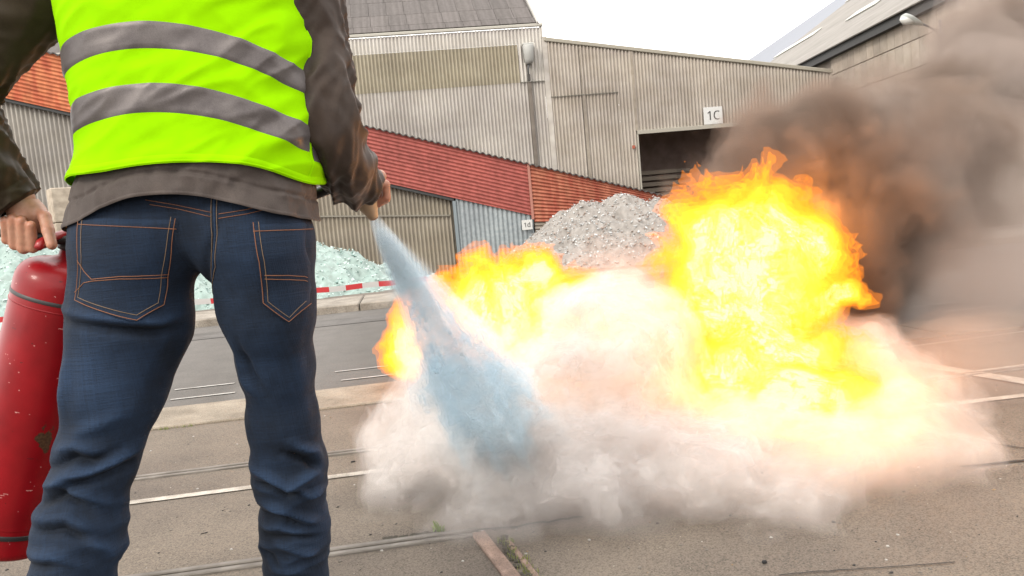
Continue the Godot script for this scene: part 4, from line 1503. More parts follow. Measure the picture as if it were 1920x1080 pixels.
# a hand is a palm and five chains of three bones
var left_hand := [
	[Vector3(-0.327, 1.005, -0.088), 0.027, Vector3(-0.322, 0.985, -0.094), 0.026],
	[Vector3(-0.341, 0.978, -0.098), 0.017, Vector3(-0.305, 0.976, -0.098), 0.018], [Vector3(-0.322, 0.985, -0.095), 0.024, Vector3(-0.324, 0.962, -0.105), 0.020], [Vector3(-0.346, 0.962, -0.106), 0.014, Vector3(-0.302, 0.956, -0.106), 0.014],
]
var left_fingers := [
	[[Vector3(-0.300, 0.955, -0.106), Vector3(-0.306, 0.924, -0.104), Vector3(-0.310, 0.917, -0.076), Vector3(-0.2985, 0.9585, -0.062)], 0.0097],
	[[Vector3(-0.315, 0.958, -0.107), Vector3(-0.323, 0.925, -0.106), Vector3(-0.327, 0.917, -0.076), Vector3(-0.3145, 0.968, -0.061)], 0.0101],
	[[Vector3(-0.331, 0.962, -0.107), Vector3(-0.340, 0.931, -0.105), Vector3(-0.343, 0.925, -0.078), Vector3(-0.3305, 0.974, -0.062)], 0.0097],
	[[Vector3(-0.346, 0.966, -0.106), Vector3(-0.355, 0.941, -0.103), Vector3(-0.358, 0.936, -0.080), Vector3(-0.347, 0.972, -0.065)], 0.0087],
	[[Vector3(-0.300, 0.985, -0.092), Vector3(-0.282, 0.972, -0.080), Vector3(-0.272, 0.946, -0.067), Vector3(-0.264, 0.919, -0.058)], 0.0110],
]
var right_hand := [
	[Vector3(0.277, 0.985, -0.20), 0.028, Vector3(0.280, 0.975, -0.235), 0.026], [Vector3(0.266, 0.985, -0.262), 0.018, Vector3(0.300, 0.980, -0.262), 0.018], [Vector3(0.280, 0.975, -0.235), 0.025, Vector3(0.284, 0.985, -0.285), 0.018],
]
var right_fingers := [
	[[Vector3(0.303, 0.990, -0.272), Vector3(0.322, 0.985, -0.285), Vector3(0.320, 0.957, -0.292), Vector3(0.300, 0.947, -0.296)], 0.0085],
	[[Vector3(0.298, 0.992, -0.285), Vector3(0.318, 0.985, -0.304), Vector3(0.316, 0.955, -0.310), Vector3(0.296, 0.945, -0.312)], 0.0088],
	[[Vector3(0.290, 0.992, -0.296), Vector3(0.305, 0.988, -0.322), Vector3(0.304, 0.958, -0.328), Vector3(0.287, 0.947, -0.326)], 0.0084],
	[[Vector3(0.280, 0.990, -0.302), Vector3(0.290, 0.988, -0.335), Vector3(0.290, 0.962, -0.340), Vector3(0.277, 0.951, -0.338)], 0.0076],
	[[Vector3(0.298, 0.972, -0.240), Vector3(0.312, 0.985, -0.236), Vector3(0.320, 1.000, -0.246), Vector3(0.316, 1.006, -0.266)], 0.0105],
]


func hand_d(p: Vector3, palm: Array, fingers: Array) -> float:
	var d := capsules(p, palm, 0.016)
	for f in fingers:
		var j: Array = f[0]
		var r: float = f[1]
		var e := capsules(p, [[j[0], r * 1.08, j[1], r * 1.02], [j[1], r * 1.02, j[2], r * 0.98], [j[2], r * 0.98, j[3], r * 0.86]], 0.003)
		var k := 0.005
		var w := maxf(k - absf(d - e), 0.0) / k
		d = minf(d, e) - w * w * k * 0.25
	return d


func body(person: Node3D) -> void:
	var all_v := PackedVector3Array()
	var all_i := PackedInt32Array()
	var grids := [[Vector3(-0.45, 0.05, -0.30), Vector3(0.37, 1.62, 0.16), 0.012, func(p: Vector3) -> float: return capsules(p, body_bones, 0.03)],
		[Vector3(-0.385, 0.895, -0.135), Vector3(-0.245, 1.012, -0.035), 0.003, func(p: Vector3) -> float: return hand_d(p, left_hand, left_fingers)],
		[Vector3(0.235, 0.925, -0.365), Vector3(0.345, 1.03, -0.175), 0.003, func(p: Vector3) -> float: return hand_d(p, right_hand, right_fingers)],
		[Vector3(-0.06, 1.50, -0.16), Vector3(0.17, 1.82, 0.12), 0.005, head_d]]
	for g in grids:
		var lo: Vector3 = g[0]
		var n := Vector3i((((g[1] as Vector3) - lo) / (g[2] as float)).ceil())
		var r := net_arrays(sample_near(lo, n, g[2], g[3]), n, lo, g[2], 0.0)
		var v: PackedVector3Array = relax(r[0], r[1], 1, 0.4)
		var base := all_v.size()
		all_v.append_array(v)
		for i in r[1]:
			all_i.append(i + base)
	var ns := smooth_normals(all_v, all_i)
	var cs := PackedColorArray()
	for p in all_v:
		var v := 1.0 + 0.14 * nz.get_noise_3d(p.x * 60.0, p.y * 60.0, p.z * 60.0) + 0.10 * nz.get_noise_3d(p.x * 190.0, p.y * 190.0, p.z * 190.0)
		# redder knuckles and fingertips
		var red := 0.0
		for f in left_fingers + right_fingers:
			for k in [1, 2, 3]:
				red = maxf(red, exp(-p.distance_squared_to(f[0][k]) / 0.00018))
		cs.append(Color(minf(v * 0.82, 1.0), v * (0.82 - 0.15 * red), v * (0.82 - 0.19 * red)))
	skin = mat(lin(0.52, 0.265, 0.17), 0.5)
	skin.vertex_color_use_as_albedo = true
	skin.subsurf_scatter_enabled = true
	skin.subsurf_scatter_strength = 0.12
	put("body", arrays_mesh(all_v, all_i, ns, cs), skin, person)


const HEAD := Vector3(0.055, 1.655, -0.035)


func head_d(p: Vector3) -> float:
	var q := p - HEAD
	q = Basis(Vector3.UP, 0.25) * (Basis(Vector3.RIGHT, 0.18) * q)   # he looks down towards the fire, a little to his right
	var d := ((q / Vector3(0.077, 0.112, 0.098)).length() - 1.0) * 0.078
	var parts := [[Vector3(0, -0.055, -0.05), 0.055, Vector3(0, -0.095, -0.062), 0.030], [Vector3(0, 0.0, -0.095), 0.010, Vector3(0, -0.035, -0.115), 0.014], [Vector3(-0.014, -0.038, -0.103), 0.008, Vector3(0.014, -0.038, -0.103), 0.008],
		[Vector3(-0.022, -0.062, -0.092), 0.007, Vector3(0.022, -0.062, -0.092), 0.007], [Vector3(-0.020, -0.072, -0.090), 0.008, Vector3(0.020, -0.072, -0.090), 0.008], [Vector3(-0.045, 0.012, -0.078), 0.012, Vector3(-0.018, 0.018, -0.090), 0.010], [Vector3(0.045, 0.012, -0.078), 0.012, Vector3(0.018, 0.018, -0.090), 0.010],
		[Vector3(-0.078, 0.02, 0.006), 0.010, Vector3(-0.078, -0.025, 0.0), 0.008], [Vector3(0.078, 0.02, 0.006), 0.010, Vector3(0.078, -0.025, 0.0), 0.008], [Vector3(0, -0.07, 0.01), 0.05, Vector3(0, -0.14, 0.02), 0.052]]
	var e := capsules(q, parts, 0.012)
	var k := 0.02
	var w := maxf(k - absf(d - e), 0.0) / k
	return minf(d, e) - w * w * k * 0.25


func head_parts(person: Node3D) -> void:
	# short dark hair over the skull, and the eyes
	var b := (Basis(Vector3.UP, 0.25) * Basis(Vector3.RIGHT, 0.18)).inverse()
	var hair := func(u: float, t: float) -> Vector3:
		var a := TAU * u
		var front := clampf(-sin(a), 0.0, 1.0)
		var low := lerpf(-0.52, 0.42, pow(front, 0.7))
		var phi := lerpf(asin(low), PI / 2, t)
		var n := Vector3(cos(a) * cos(phi), sin(phi), sin(a) * cos(phi))
		var r := 1.06 + 0.02 * nz.get_noise_3d(n.x * 9.0, n.y * 9.0, n.z * 9.0) + 0.02 * nz.get_noise_3d(n.x * 40.0, n.y * 14.0, n.z * 40.0)
		if t < 0.04:
			r = 0.97
		return HEAD + b * (n * Vector3(0.077, 0.112, 0.098) * r)
	var hm := mat(lin(0.045, 0.030, 0.020), 0.6)
	hm.cull_mode = BaseMaterial3D.CULL_DISABLED
	put("hair", loft(90, 40, hair), hm, person)
	for s in [-1.0, 1.0]:
		var e := SphereMesh.new()
		e.radius = 0.0115
		e.height = 0.023
		var o := put("eye", e, mat(lin(0.7, 0.68, 0.65), 0.2), person)
		o.position = HEAD + b * Vector3(s * 0.031, -0.002, -0.078)
		var ir := SphereMesh.new()
		ir.radius = 0.006
		ir.height = 0.012
		var q := put("iris", ir, mat(lin(0.05, 0.03, 0.02), 0.15), o)
		q.position = b * Vector3(0, 0, -0.0075)


func boots(person: Node3D) -> void:
	var leather := cloth_mat(lin(0.045, 0.035, 0.028), 0.5)
	for s in [[Vector3(-0.305, 0, 0.07), 0.25], [Vector3(0.052, 0, -0.235), -0.18]]:
		var at: Vector3 = s[0]
		var turn := Basis(Vector3.UP, s[1])
		var bones := [[Vector3(0, 0.05, 0.02), 0.042, Vector3(0, 0.055, -0.12), 0.040], [Vector3(0, 0.055, -0.12), 0.042, Vector3(0, 0.045, -0.18), 0.038], [Vector3(0, 0.06, 0.015), 0.045, Vector3(0, 0.16, 0.0), 0.050]]
		var lo := Vector3(-0.07, 0.0, -0.25)
		var n := Vector3i(26, 36, 58)
		var cell := 0.006
		var r := net_arrays(sample(lo, n, cell, func(p: Vector3) -> float: return maxf(capsules(p, bones, 0.03), maxf(0.022 - p.y, p.y - 0.19))), n, lo, cell, 0.0)
		var v: PackedVector3Array = r[0]
		var boot := put("boot", arrays_mesh(v, r[1], smooth_normals(v, r[1])), leather, person)
		boot.transform = Transform3D(turn, at)
		var st := tri_st()
		var outline := []
		for k in 24:
			var a := TAU * k / 24.0
			outline.append(Vector3(0.046 * cos(a), 0, -0.082 + 0.148 * sin(a)))
		for k in 24:
			var a: Vector3 = outline[k]
			var b: Vector3 = outline[(k + 1) % 24]
			var h := Vector3(0, 0.028, 0)
			quad(st, a, a + h, b + h, b)
			for q in [Vector3(0, 0.028, -0.08), b + h, a + h]:
				st.add_vertex(q)
			for q in [Vector3(0, 0.0, -0.08), a, b]:
				st.add_vertex(q)
		put("sole", done(st), mat(lin(0.02, 0.02, 0.02), 0.8), boot)


func person() -> void:
	var o := thing("person", "person seen from behind in yellow-green safety vest and dark jeans, aiming an extinguisher nozzle", "person", Vector3(-0.39, 0, -1.47), deg_to_rad(-7))
	body(o)
	jeans(o)
	jacket(o)
	vest(o)
	head_parts(o)
	boots(o)


# ---------- the fire extinguisher ----------
func lathe(prof: Array, sides: int) -> ArrayMesh:
	# prof: (radius, height) from the bottom up; u runs round, v up
	var vs := PackedVector3Array()
	var uv := PackedVector2Array()
	for j in prof.size():
		for i in sides + 1:
			var a := TAU * i / sides
			vs.append(Vector3(cos(a) * prof[j][0], prof[j][1], sin(a) * prof[j][0]))
			uv.append(Vector2(float(i) / sides, float(j) / (prof.size() - 1)))
	var ix := PackedInt32Array()
	for j in prof.size() - 1:
		for i in sides:
			var a := j * (sides + 1) + i
			ix.append_array([a, a + sides + 1, a + sides + 2, a, a + sides + 2, a + 1])
	var ns := smooth_normals(vs, ix)
	for j in prof.size():
		var n := (ns[j * (sides + 1)] + ns[j * (sides + 1) + sides]).normalized()
		ns[j * (sides + 1)] = n
		ns[j * (sides + 1) + sides] = n
	return arrays_mesh(vs, ix, ns, null, uv)


func extinguisher() -> void:
	var turn := deg_to_rad(-7)
	var o := thing("fire_extinguisher", "scratched red fire extinguisher tilted in the left hand beside the jeans", "extinguisher", Vector3(-0.39, 0, -1.47), turn)
	var red := mat(Color.WHITE, 0.38)
	red.metallic_specular = 0.32
	var w := 512
	var im := Image.create(w, w, false, Image.FORMAT_RGB8)
	var n := FastNoiseLite.new()
	n.seed = 9
	n.frequency = 0.012
	n.fractal_octaves = 4
	for y in w:
		for x in w:
			var v := 0.92 + 0.25 * n.get_noise_2d(x, y) 
			im.set_pixel(x, y, lin(0.25 * v, 0.004 * v, 0.008 * v))
	var r := RandomNumberGenerator.new()
	r.seed = 4
	for k in 330:
		# chips and scratches down to the primer
		var x := r.randi_range(4, w - 14)
		var y := r.randi_range(4, w - 6)
		var c := lin(0.50, 0.30, 0.26) if r.randf() < 0.7 else lin(0.12, 0.01, 0.01)
		var lx := r.randi_range(1, 3) if r.randf() < 0.85 else r.randi_range(5, 11)
		for i in lx:
			im.set_pixel(x + i, y, c)
			if r.randf() < 0.35:
				im.set_pixel(x + i, y + 1, c)
	# a brown patch of rust that faces backwards
	var rn := FastNoiseLite.new()
	rn.seed = 15
	rn.frequency = 0.05
	for y in range(250, 345):
		for x in range(20, 110):
			var d := Vector2((x - 62) / 17.0, (y - 297) / 24.0).length() + 0.7 * rn.get_noise_2d(x, y)
			if d < 0.75:
				im.set_pixel(x, y, lin(0.060, 0.030, 0.018).lerp(lin(0.11, 0.06, 0.03), clampf(rn.get_noise_2d(x * 4, y * 4) + 0.4, 0, 1)))
	red.albedo_texture = ImageTexture.create_from_image(im)
	red.clearcoat_enabled = true
	red.clearcoat = 0.10
	red.clearcoat_roughness = 0.12
	var axis := Node3D.new()
	var down := Vector3(-0.36, -0.933, 0.0).normalized()
	var xx := Vector3(0.933, -0.36, 0.0).normalized()
	axis.transform = Transform3D(Basis(xx, -down, xx.cross(-down)), Vector3(-0.270, 0.912, -0.140))
	# parts stand in the tank's own axes: y up its length, 0 at the neck
	var tank_t := axis.transform
	axis.free()
	var R := 0.086
	var prof := [[0.0, -0.612], [R * 0.9, -0.612], [R * 0.985, -0.606], [R, -0.595], [R, -0.572], [R * 0.985, -0.568], [R * 0.985, -0.55], [R, -0.546]]
	for k in 12:
		prof.append([R, -0.546 + k * 0.0405])
	for k in range(0, 9):
		var a := PI / 2 * k / 9.0
		prof.append([0.022 + (R - 0.022) * pow(cos(a), 0.75), -0.078 + 0.050 * pow(sin(a), 0.85)])
	prof.append([0.022, -0.02])
	prof.append([0.020, 0.0])
	var dense := []
	for k in prof.size():
		dense.append(prof[k])
	# texture height follows the length, so lay the uv out by height
	var tank := lathe(dense, 64)
	var ar := tank.surface_get_arrays(0)
	var uv: PackedVector2Array = ar[Mesh.ARRAY_TEX_UV]
	var pv: PackedVector3Array = ar[Mesh.ARRAY_VERTEX]
	for k in uv.size():
		uv[k] = Vector2(uv[k].x, clampf(-pv[k].y / 0.62, 0.0, 1.0))
	put("tank", arrays_mesh(pv, ar[Mesh.ARRAY_INDEX], ar[Mesh.ARRAY_NORMAL], null, uv), red, o).transform = tank_t
	var black := mat(lin(0.016, 0.014, 0.014), 0.5)
	put("black_band", lathe([[R * 0.992, -0.103], [R + 0.0012, -0.102], [R + 0.0012, -0.0955], [R * 0.985, -0.0945]], 64), black, o).transform = tank_t
	put("black_band", lathe([[R * 0.99, -0.567], [R + 0.0012, -0.566], [R + 0.0012, -0.558], [R * 0.99, -0.557]], 64), black, o).transform = tank_t
	put("weld_bead", lathe([[R * 0.99, -0.117], [R + 0.0012, -0.115], [R + 0.0012, -0.1135], [R * 0.99, -0.112]], 64), red, o).transform = tank_t
	var paint := mat(lin(0.33, 0.012, 0.014), 0.35)
	put("neck_ring", lathe([[0.0, -0.006], [0.026, -0.006], [0.027, 0.0], [0.026, 0.008], [0.020, 0.010], [0.0, 0.010]], 28), black, o).transform = tank_t
	put("valve", lathe([[0.0, 0.008], [0.017, 0.008], [0.017, 0.030], [0.013, 0.034], [0.0, 0.034]], 20), paint, o).transform = tank_t
	# carrying handle and the lever above it, both reaching left into the hand
	put("handle", tube(PackedVector3Array([Vector3(-0.262, 0.925, -0.128), Vector3(-0.285, 0.930, -0.105), Vector3(-0.318, 0.938, -0.088), Vector3(-0.352, 0.947, -0.086), Vector3(-0.375, 0.950, -0.088)]), PackedFloat32Array([0.010, 0.010, 0.0085, 0.008, 0.008]), 10), black, o)
	put("lever", tube(PackedVector3Array([Vector3(-0.268, 0.940, -0.130), Vector3(-0.283, 0.933, -0.092), Vector3(-0.288, 0.924, -0.066), Vector3(-0.290, 0.915, -0.058)]), PackedFloat32Array([0.008, 0.0085, 0.009, 0.007]), 8), paint, o)
	var sg := put("side_knob", lathe([[0.0, -0.012], [0.013, -0.012], [0.015, 0.0], [0.013, 0.012], [0.0, 0.012]], 16), mat(lin(0.10, 0.075, 0.06), 0.4), o)
	sg.position = Vector3(-0.232, 0.913, -0.150)
	# hose round the front of the body to the nozzle in the right hand
	var hose := Curve3D.new()
	for p in [Vector3(-0.272, 0.920, -0.15), Vector3(-0.27, 0.90, -0.25), Vector3(-0.18, 0.905, -0.33), Vector3(-0.02, 0.93, -0.35), Vector3(0.10, 0.955, -0.30), Vector3(0.185, 0.976, -0.235), Vector3(0.235, 0.990, -0.232), Vector3(0.272, 0.985, -0.262)]:
		hose.add_point(p)
	for k in range(1, hose.point_count - 1):
		var t := (hose.get_point_position(k + 1) - hose.get_point_position(k - 1)) * 0.18
		hose.set_point_in(k, -t)
		hose.set_point_out(k, t)
	var hp := PackedVector3Array()
	for k in 70:
		hp.append(hose.sample_baked(hose.get_baked_length() * k / 69.0))
	put("hose", tube(hp, PackedFloat32Array([0.0115]), 14), mat(lin(0.012, 0.012, 0.012), 0.35), o)
	var cream := mat(lin(0.42, 0.30, 0.19), 0.45)
	var a := Vector3(0.272, 0.985, -0.262)
	var b := Vector3(0.2815, 0.921, -0.322)
	var npts := PackedVector3Array()
	var nr := PackedFloat32Array()
	for s in [[0.0, 0.016], [0.06, 0.022], [0.22, 0.024], [0.45, 0.0245], [0.6, 0.0225], [0.75, 0.0180], [0.88, 0.0138], [0.93, 0.0135], [1.0, 0.0115]]:
		npts.append(a.lerp(b, s[0]))
		nr.append(s[1])
	put("nozzle", tube(npts, nr, 20), cream, o)
	var dir := (b - a).normalized()
	put("nozzle_ring", tube(PackedVector3Array([b - dir * 0.012, b - dir * 0.009]), PackedFloat32Array([0.0136, 0.0136]), 20), mat(lin(0.08, 0.03, 0.015), 0.5), o)
	put("nozzle_tip", tube(PackedVector3Array([b - dir * 0.004, b + dir * 0.003]), PackedFloat32Array([0.0118, 0.0105]), 20), mat(lin(0.35, 0.20, 0.10), 0.4), o)


var glow_spots := []


func ell(p: Vector3, c: Vector3, r: Vector3) -> float:
	# about the distance to an ellipsoid in units of its size: 0 at its middle, 1 at its surface
	return ((p - c) / r).length()


func fire_one(p: Vector3) -> float:
	# right-hand fire: a rising ball over a narrower foot
	var a := ell(p, Vector3(1.54, 0.50, -3.52), Vector3(0.33, 0.37, 0.36))
	var b := ell(p, Vector3(1.46, 0.02, -3.24), Vector3(0.33, 0.33, 0.34))
	var c := ell(p, Vector3(1.86, 0.38, -3.47), Vector3(0.20, 0.07, 0.10))
	var d := ell(p, Vector3(1.36, 0.05, -2.84), Vector3(0.26, 0.16, 0.22))
	return minf(minf(a, b), minf(c, d))


func fire_two(p: Vector3) -> float:
	var a := ell(p, Vector3(0.50, 0.36, -4.36), Vector3(0.38, 0.27, 0.34))
	var b := ell(p, Vector3(0.02, 0.26, -4.42), Vector3(0.16, 0.22, 0.22))
	var c := ell(p, Vector3(0.78, 0.32, -3.80), Vector3(0.24, 0.20, 0.20))
	return minf(minf(a, b), c)


func flame_mat(r: float, g: float, b: float, a: float) -> StandardMaterial3D:
	var m := StandardMaterial3D.new()
	m.shading_mode = BaseMaterial3D.SHADING_MODE_UNSHADED
	m.albedo_color = lin(r, g, b, a)
	m.vertex_color_use_as_albedo = true
	m.transparency = BaseMaterial3D.TRANSPARENCY_ALPHA
	m.cull_mode = BaseMaterial3D.CULL_DISABLED
	return m


func flame_field(p: Vector3, env: Callable, w: FastNoiseLite) -> float:
	var q := p * 2.6
	var warp := Vector3(w.get_noise_3d(q.x, q.y - 3.0, q.z), w.get_noise_3d(q.x + 31.0, q.y, q.z), w.get_noise_3d(q.x, q.y, q.z + 57.0)) * 0.16
	var s := p + warp
	# rolling lobes, and finer curled threads of fire over them
	var lobes := absf(w.get_noise_3d(s.x * 3.6, s.y * 3.2, s.z * 3.6))
	var r := s + warp * 0.8
	var threads := 1.0 - 2.0 * absf(w.get_noise_3d(r.x * 9.0, r.y * 7.5, r.z * 9.0))
	var fine := turb.get_noise_3d(r.x * 6.0, r.y * 5.0, r.z * 6.0)
	return env.call(p + warp * 0.45) + 0.10 - 0.40 * lobes - 0.04 * threads + 0.26 * fine


func fires() -> void:
	for which in 2:
		var env: Callable = fire_one if which == 0 else fire_two
		var lo := Vector3(0.85, -0.05, -4.2) if which == 0 else Vector3(-0.45, -0.05, -5.0)
		var hi := Vector3(2.45, 1.15, -2.45) if which == 0 else Vector3(1.45, 0.95, -3.5)
		var cell := 0.021
		var n := Vector3i(((hi - lo) / cell).ceil())
		var f := sample(lo, n, cell, func(p: Vector3) -> float: return flame_field(p, env, nz))
		var o := thing("fire", ["large yellow fireball above the powder cloud", "white-hot flames behind the blue powder jet"][which], "fire", Vector3.ZERO)
		# isosurfaces, from the thin orange outside to the white-hot inside
		var lv := [[1.25, 1.4, 0.36, 0.02, 0.09], [1.16, 1.5, 0.39, 0.02, 0.14], [1.08, 1.8, 0.48, 0.03, 0.18], [1.0, 2.2, 0.62, 0.03, 0.22], [0.92, 2.6, 0.82, 0.05, 0.26], [0.83, 2.9, 1.15, 0.20, 0.32], [0.74, 3.0, 1.45, 0.42, 0.42], [0.67, 3.2, 2.3, 1.6, 0.6], [0.59, 3.4, 2.8, 2.3, 0.85]]
		for L in lv:
			var m := nets(f, n, lo, cell, L[0])
			if m.get_surface_count():
				put("flame", m, flame_mat(L[1], L[2], L[3], L[4]), o)
		var spots := [[Vector3(1.05, 0.18, -2.72), 0.12], [Vector3(1.36, 0.14, -2.50), 0.32], [Vector3(1.66, 0.16, -2.74), 0.24], [Vector3(1.95, 0.78, -3.62), 0.5]] if which == 0 else [[Vector3(0.80, 0.36, -3.40), 0.30], [Vector3(0.50, 0.20, -3.05), 0.07]]
		for spot in spots:
			var l := OmniLight3D.new()
			l.name = "fire_light"
			l.position = spot[0]
			l.light_color = lin(1.0, 0.37, 0.03)
			l.light_energy = spot[1]
			l.light_size = 0.16
			l.omni_range = 60.0
			l.omni_attenuation = 2.0
			l.shadow_enabled = true
			o.add_child(l, true)


var soft := FastNoiseLite.new()


func blend(p: Vector3, parts: Array, k: float) -> float:
	var s := 0.0
	for e in parts:
		s += exp(-k * ell(p, e[0], e[1]))
	return -log(maxf(s, 1e-30)) / k


# the powder that rolls over the ground
func powder_field(p: Vector3) -> float:
	var s := blend(p, [
		[Vector3(-0.02, 0.02, -2.86), Vector3(0.27, 0.20, 0.30)], [Vector3(0.08, 0.18, -3.0), Vector3(0.20, 0.19, 0.26)], [Vector3(0.28, 0.0, -2.60), Vector3(0.42, 0.22, 0.42)], [Vector3(0.60, 0.0, -2.48), Vector3(0.46, 0.24, 0.40)],
		[Vector3(0.86, 0.0, -2.38), Vector3(0.44, 0.20, 0.38)], [Vector3(1.12, 0.0, -2.36), Vector3(0.42, 0.17, 0.38)], [Vector3(1.40, 0.0, -2.42), Vector3(0.38, 0.15, 0.34)], [Vector3(1.66, 0.0, -2.66), Vector3(0.34, 0.14, 0.36)], [Vector3(1.80, 0.04, -2.95), Vector3(0.30, 0.17, 0.35)], [Vector3(1.76, 0.12, -3.25), Vector3(0.26, 0.22, 0.3)],
		[Vector3(0.60, 0.14, -2.95), Vector3(0.42, 0.30, 0.42)], [Vector3(0.80, 0.26, -3.20), Vector3(0.32, 0.33, 0.42)], [Vector3(1.25, 0.0, -2.9), Vector3(0.50, 0.13, 0.35)]], 7.0)
	var q := p * 2.6
	var n := soft.get_noise_3d(q.x, q.y, q.z)
	# small cauliflower billows
	var b := absf(soft.get_noise_3d(q.x * 2.3 + 7.0, q.y * 2.3, q.z * 2.3))
	return s - 0.94 + n * 0.55 - (b - 0.2) * 0.42


# the jet out of the nozzle: a widening cone with streaks along it
const JET_A := Vector3(-0.0713, 0.9215, -1.7555)
const JET_B := Vector3(0.27, 0.06, -2.57)


func jet_field(p: Vector3) -> float:
	var ab := JET_B - JET_A
	var len := ab.length()
	var d := ab / len
	var s := (p - JET_A).dot(d)
	if s < -0.004:
		return 2.0
	var o := p - JET_A - d * s
	var r := 0.009 + 0.150 * s
	var q := o / r * 0.75
	var n := soft.get_noise_3d(q.x * 2.2, q.y * 2.2, q.z * 2.2 + s * 0.7) * 1.25 + soft.get_noise_3d(p.x * 7.0, p.y * 7.0, p.z * 7.0) * 0.85 * smoothstep(0.05, 0.6, s)
	return o.length() / r - 1.0 + n * lerpf(0.22, 0.58, smoothstep(0.0, 0.7, s)) + maxf(s - 0.70, 0.0) * 1.6


# brown smoke over the right-hand fire
func smoke_field(p: Vector3) -> float:
	var s := blend(p, [
		[Vector3(1.60, 0.90, -4.05), Vector3(0.20, 0.16, 0.2)], [Vector3(1.86, 1.00, -4.15), Vector3(0.26, 0.18, 0.26)], [Vector3(2.14, 1.08, -4.15), Vector3(0.34, 0.28, 0.35)], [Vector3(2.40, 1.15, -4.20), Vector3(0.40, 0.30, 0.40)], [Vector3(2.65, 0.95, -4.20), Vector3(0.45, 0.42, 0.42)],
		[Vector3(2.95, 1.08, -4.30), Vector3(0.38, 0.34, 0.40)], [Vector3(3.02, 0.82, -4.25), Vector3(0.32, 0.30, 0.36)], [Vector3(2.58, 0.56, -4.10), Vector3(0.28, 0.32, 0.30)], [Vector3(2.24, 0.42, -3.95), Vector3(0.26, 0.34, 0.28)], [Vector3(2.26, 0.80, -4.05), Vector3(0.40, 0.40, 0.35)],
		[Vector3(3.45, 1.30, -4.7), Vector3(0.34, 0.32, 0.4)], [Vector3(4.05, 1.60, -5.0), Vector3(0.38, 0.36, 0.4)], [Vector3(4.75, 2.05, -5.4), Vector3(0.42, 0.40, 0.45)]], 6.0)
	var q := p * 1.9
	return s - 0.96 + soft.get_noise_3d(q.x + 20.0, q.y, q.z) * 0.75 - (absf(soft.get_noise_3d(q.x * 2.2, q.y * 2.2 + 5.0, q.z * 2.2)) - 0.2) * 0.85


# thin drifting haze on the right
func haze_field(p: Vector3) -> float:
	var s := blend(p, [
		[Vector3(3.75, 1.30, -4.70), Vector3(0.50, 0.50, 0.5)], [Vector3(3.62, 0.60, -4.40), Vector3(0.55, 0.50, 0.5)], [Vector3(4.45, 2.05, -5.2), Vector3(0.55, 0.5, 0.5)], [Vector3(2.8, 0.30, -3.9), Vector3(0.50, 0.30, 0.4)], [Vector3(2.1, 0.08, -3.1), Vector3(0.5, 0.20, 0.4)],
		[Vector3(1.25, 0.42, -3.95), Vector3(0.40, 0.32, 0.4)], [Vector3(2.65, 0.9, -4.2), Vector3(0.7, 0.45, 0.5)]], 5.0)
	var q := p * 1.3
	return s - 1.0 + soft.get_noise_3d(q.x, q.y + 9.0, q.z) * 0.8


# nothing reaches the edge of its grid, so every layer is closed
func seal(f: PackedFloat32Array, n: Vector3i) -> void:
	for z in n.z:
		for y in n.y:
			for x in n.x:
				if x < 2 or y < 2 or z < 2 or x > n.x - 3 or y > n.y - 3 or z > n.z - 3:
					f[x + n.x * (y + n.y * z)] = 3.0


# the triangles without the small stray pieces
func main_body(tri: PackedInt32Array, count: int) -> PackedInt32Array:
	var up := PackedInt32Array(range(count))
	for t in range(0, tri.size(), 3):
		var a := tri[t]
		while up[a] != a:
			up[a] = up[up[a]]
			a = up[a]
		for e in [1, 2]:
			var b := tri[t + e]
			while up[b] != b:
				up[b] = up[up[b]]
				b = up[b]
			up[b] = a
	var sizes := {}
	var own := PackedInt32Array()
	var most := 0
	for t in range(0, tri.size(), 3):
		var a := tri[t]
		while up[a] != a:
			a = up[a]
		own.append(a)
		sizes[a] = sizes.get(a, 0) + 1
		most = maxi(most, sizes[a])
	var out := PackedInt32Array()
	for k in own.size():
		if sizes[own[k]] * 12 > most:
			for e in 3:
				out.append(tri[k * 3 + e])
	return out


func layers(o: Node3D, called: String, lo: Vector3, hi: Vector3, cell: float, fn: Callable, lv: Array) -> void:
	var n := Vector3i(((hi - lo) / cell).ceil())
	var f := sample(lo, n, cell, fn)
	seal(f, n)
	for L in lv:
		var r := net_arrays(f, n, lo, cell, L[0])
		var m := arrays_mesh(r[0], main_body(r[1], r[0].size()))
		if m.get_surface_count():
			put(called, m, fog(L[2], L[1]), o)


# powder thick enough to show a lit side: fine see-through skins, one inside the other, that scatter and pass light
func skins(o: Node3D, called: String, lo: Vector3, hi: Vector3, cell: float, fn: Callable, lv: Array, thin: Callable) -> void:
	var n := Vector3i(((hi - lo) / cell).ceil())
	var f := sample(lo, n, cell, fn)
	seal(f, n)
	for L in lv:
		var r := net_arrays(f, n, lo, cell, L[0])
		var vs: PackedVector3Array = relax(r[0], r[1], 1, 0.5)
		if r[1].is_empty():
			continue
		var cs := PackedColorArray()
		for p in vs:
			var q := p * 5.0
			cs.append(Color(1, 1, 1, clampf((thin.call(p) as float) * (0.75 + 1.1 * soft.get_noise_3d(q.x, q.y, q.z + (L[0] as float) * 9.0)), 0.0, 1.0)))
		var m := StandardMaterial3D.new()
		var c: Color = L[2]
		c.a = L[1]
		m.albedo_color = c
		m.roughness = 1.0
		m.metallic_specular = 0.0
		m.vertex_color_use_as_albedo = true
		m.transparency = BaseMaterial3D.TRANSPARENCY_ALPHA
		m.cull_mode = BaseMaterial3D.CULL_DISABLED
		m.backlight_enabled = true
		m.backlight = lin(0.9, 0.9, 0.9)
		put(called, arrays_mesh(vs, r[1], smooth_normals(vs, r[1]), cs), m, o)


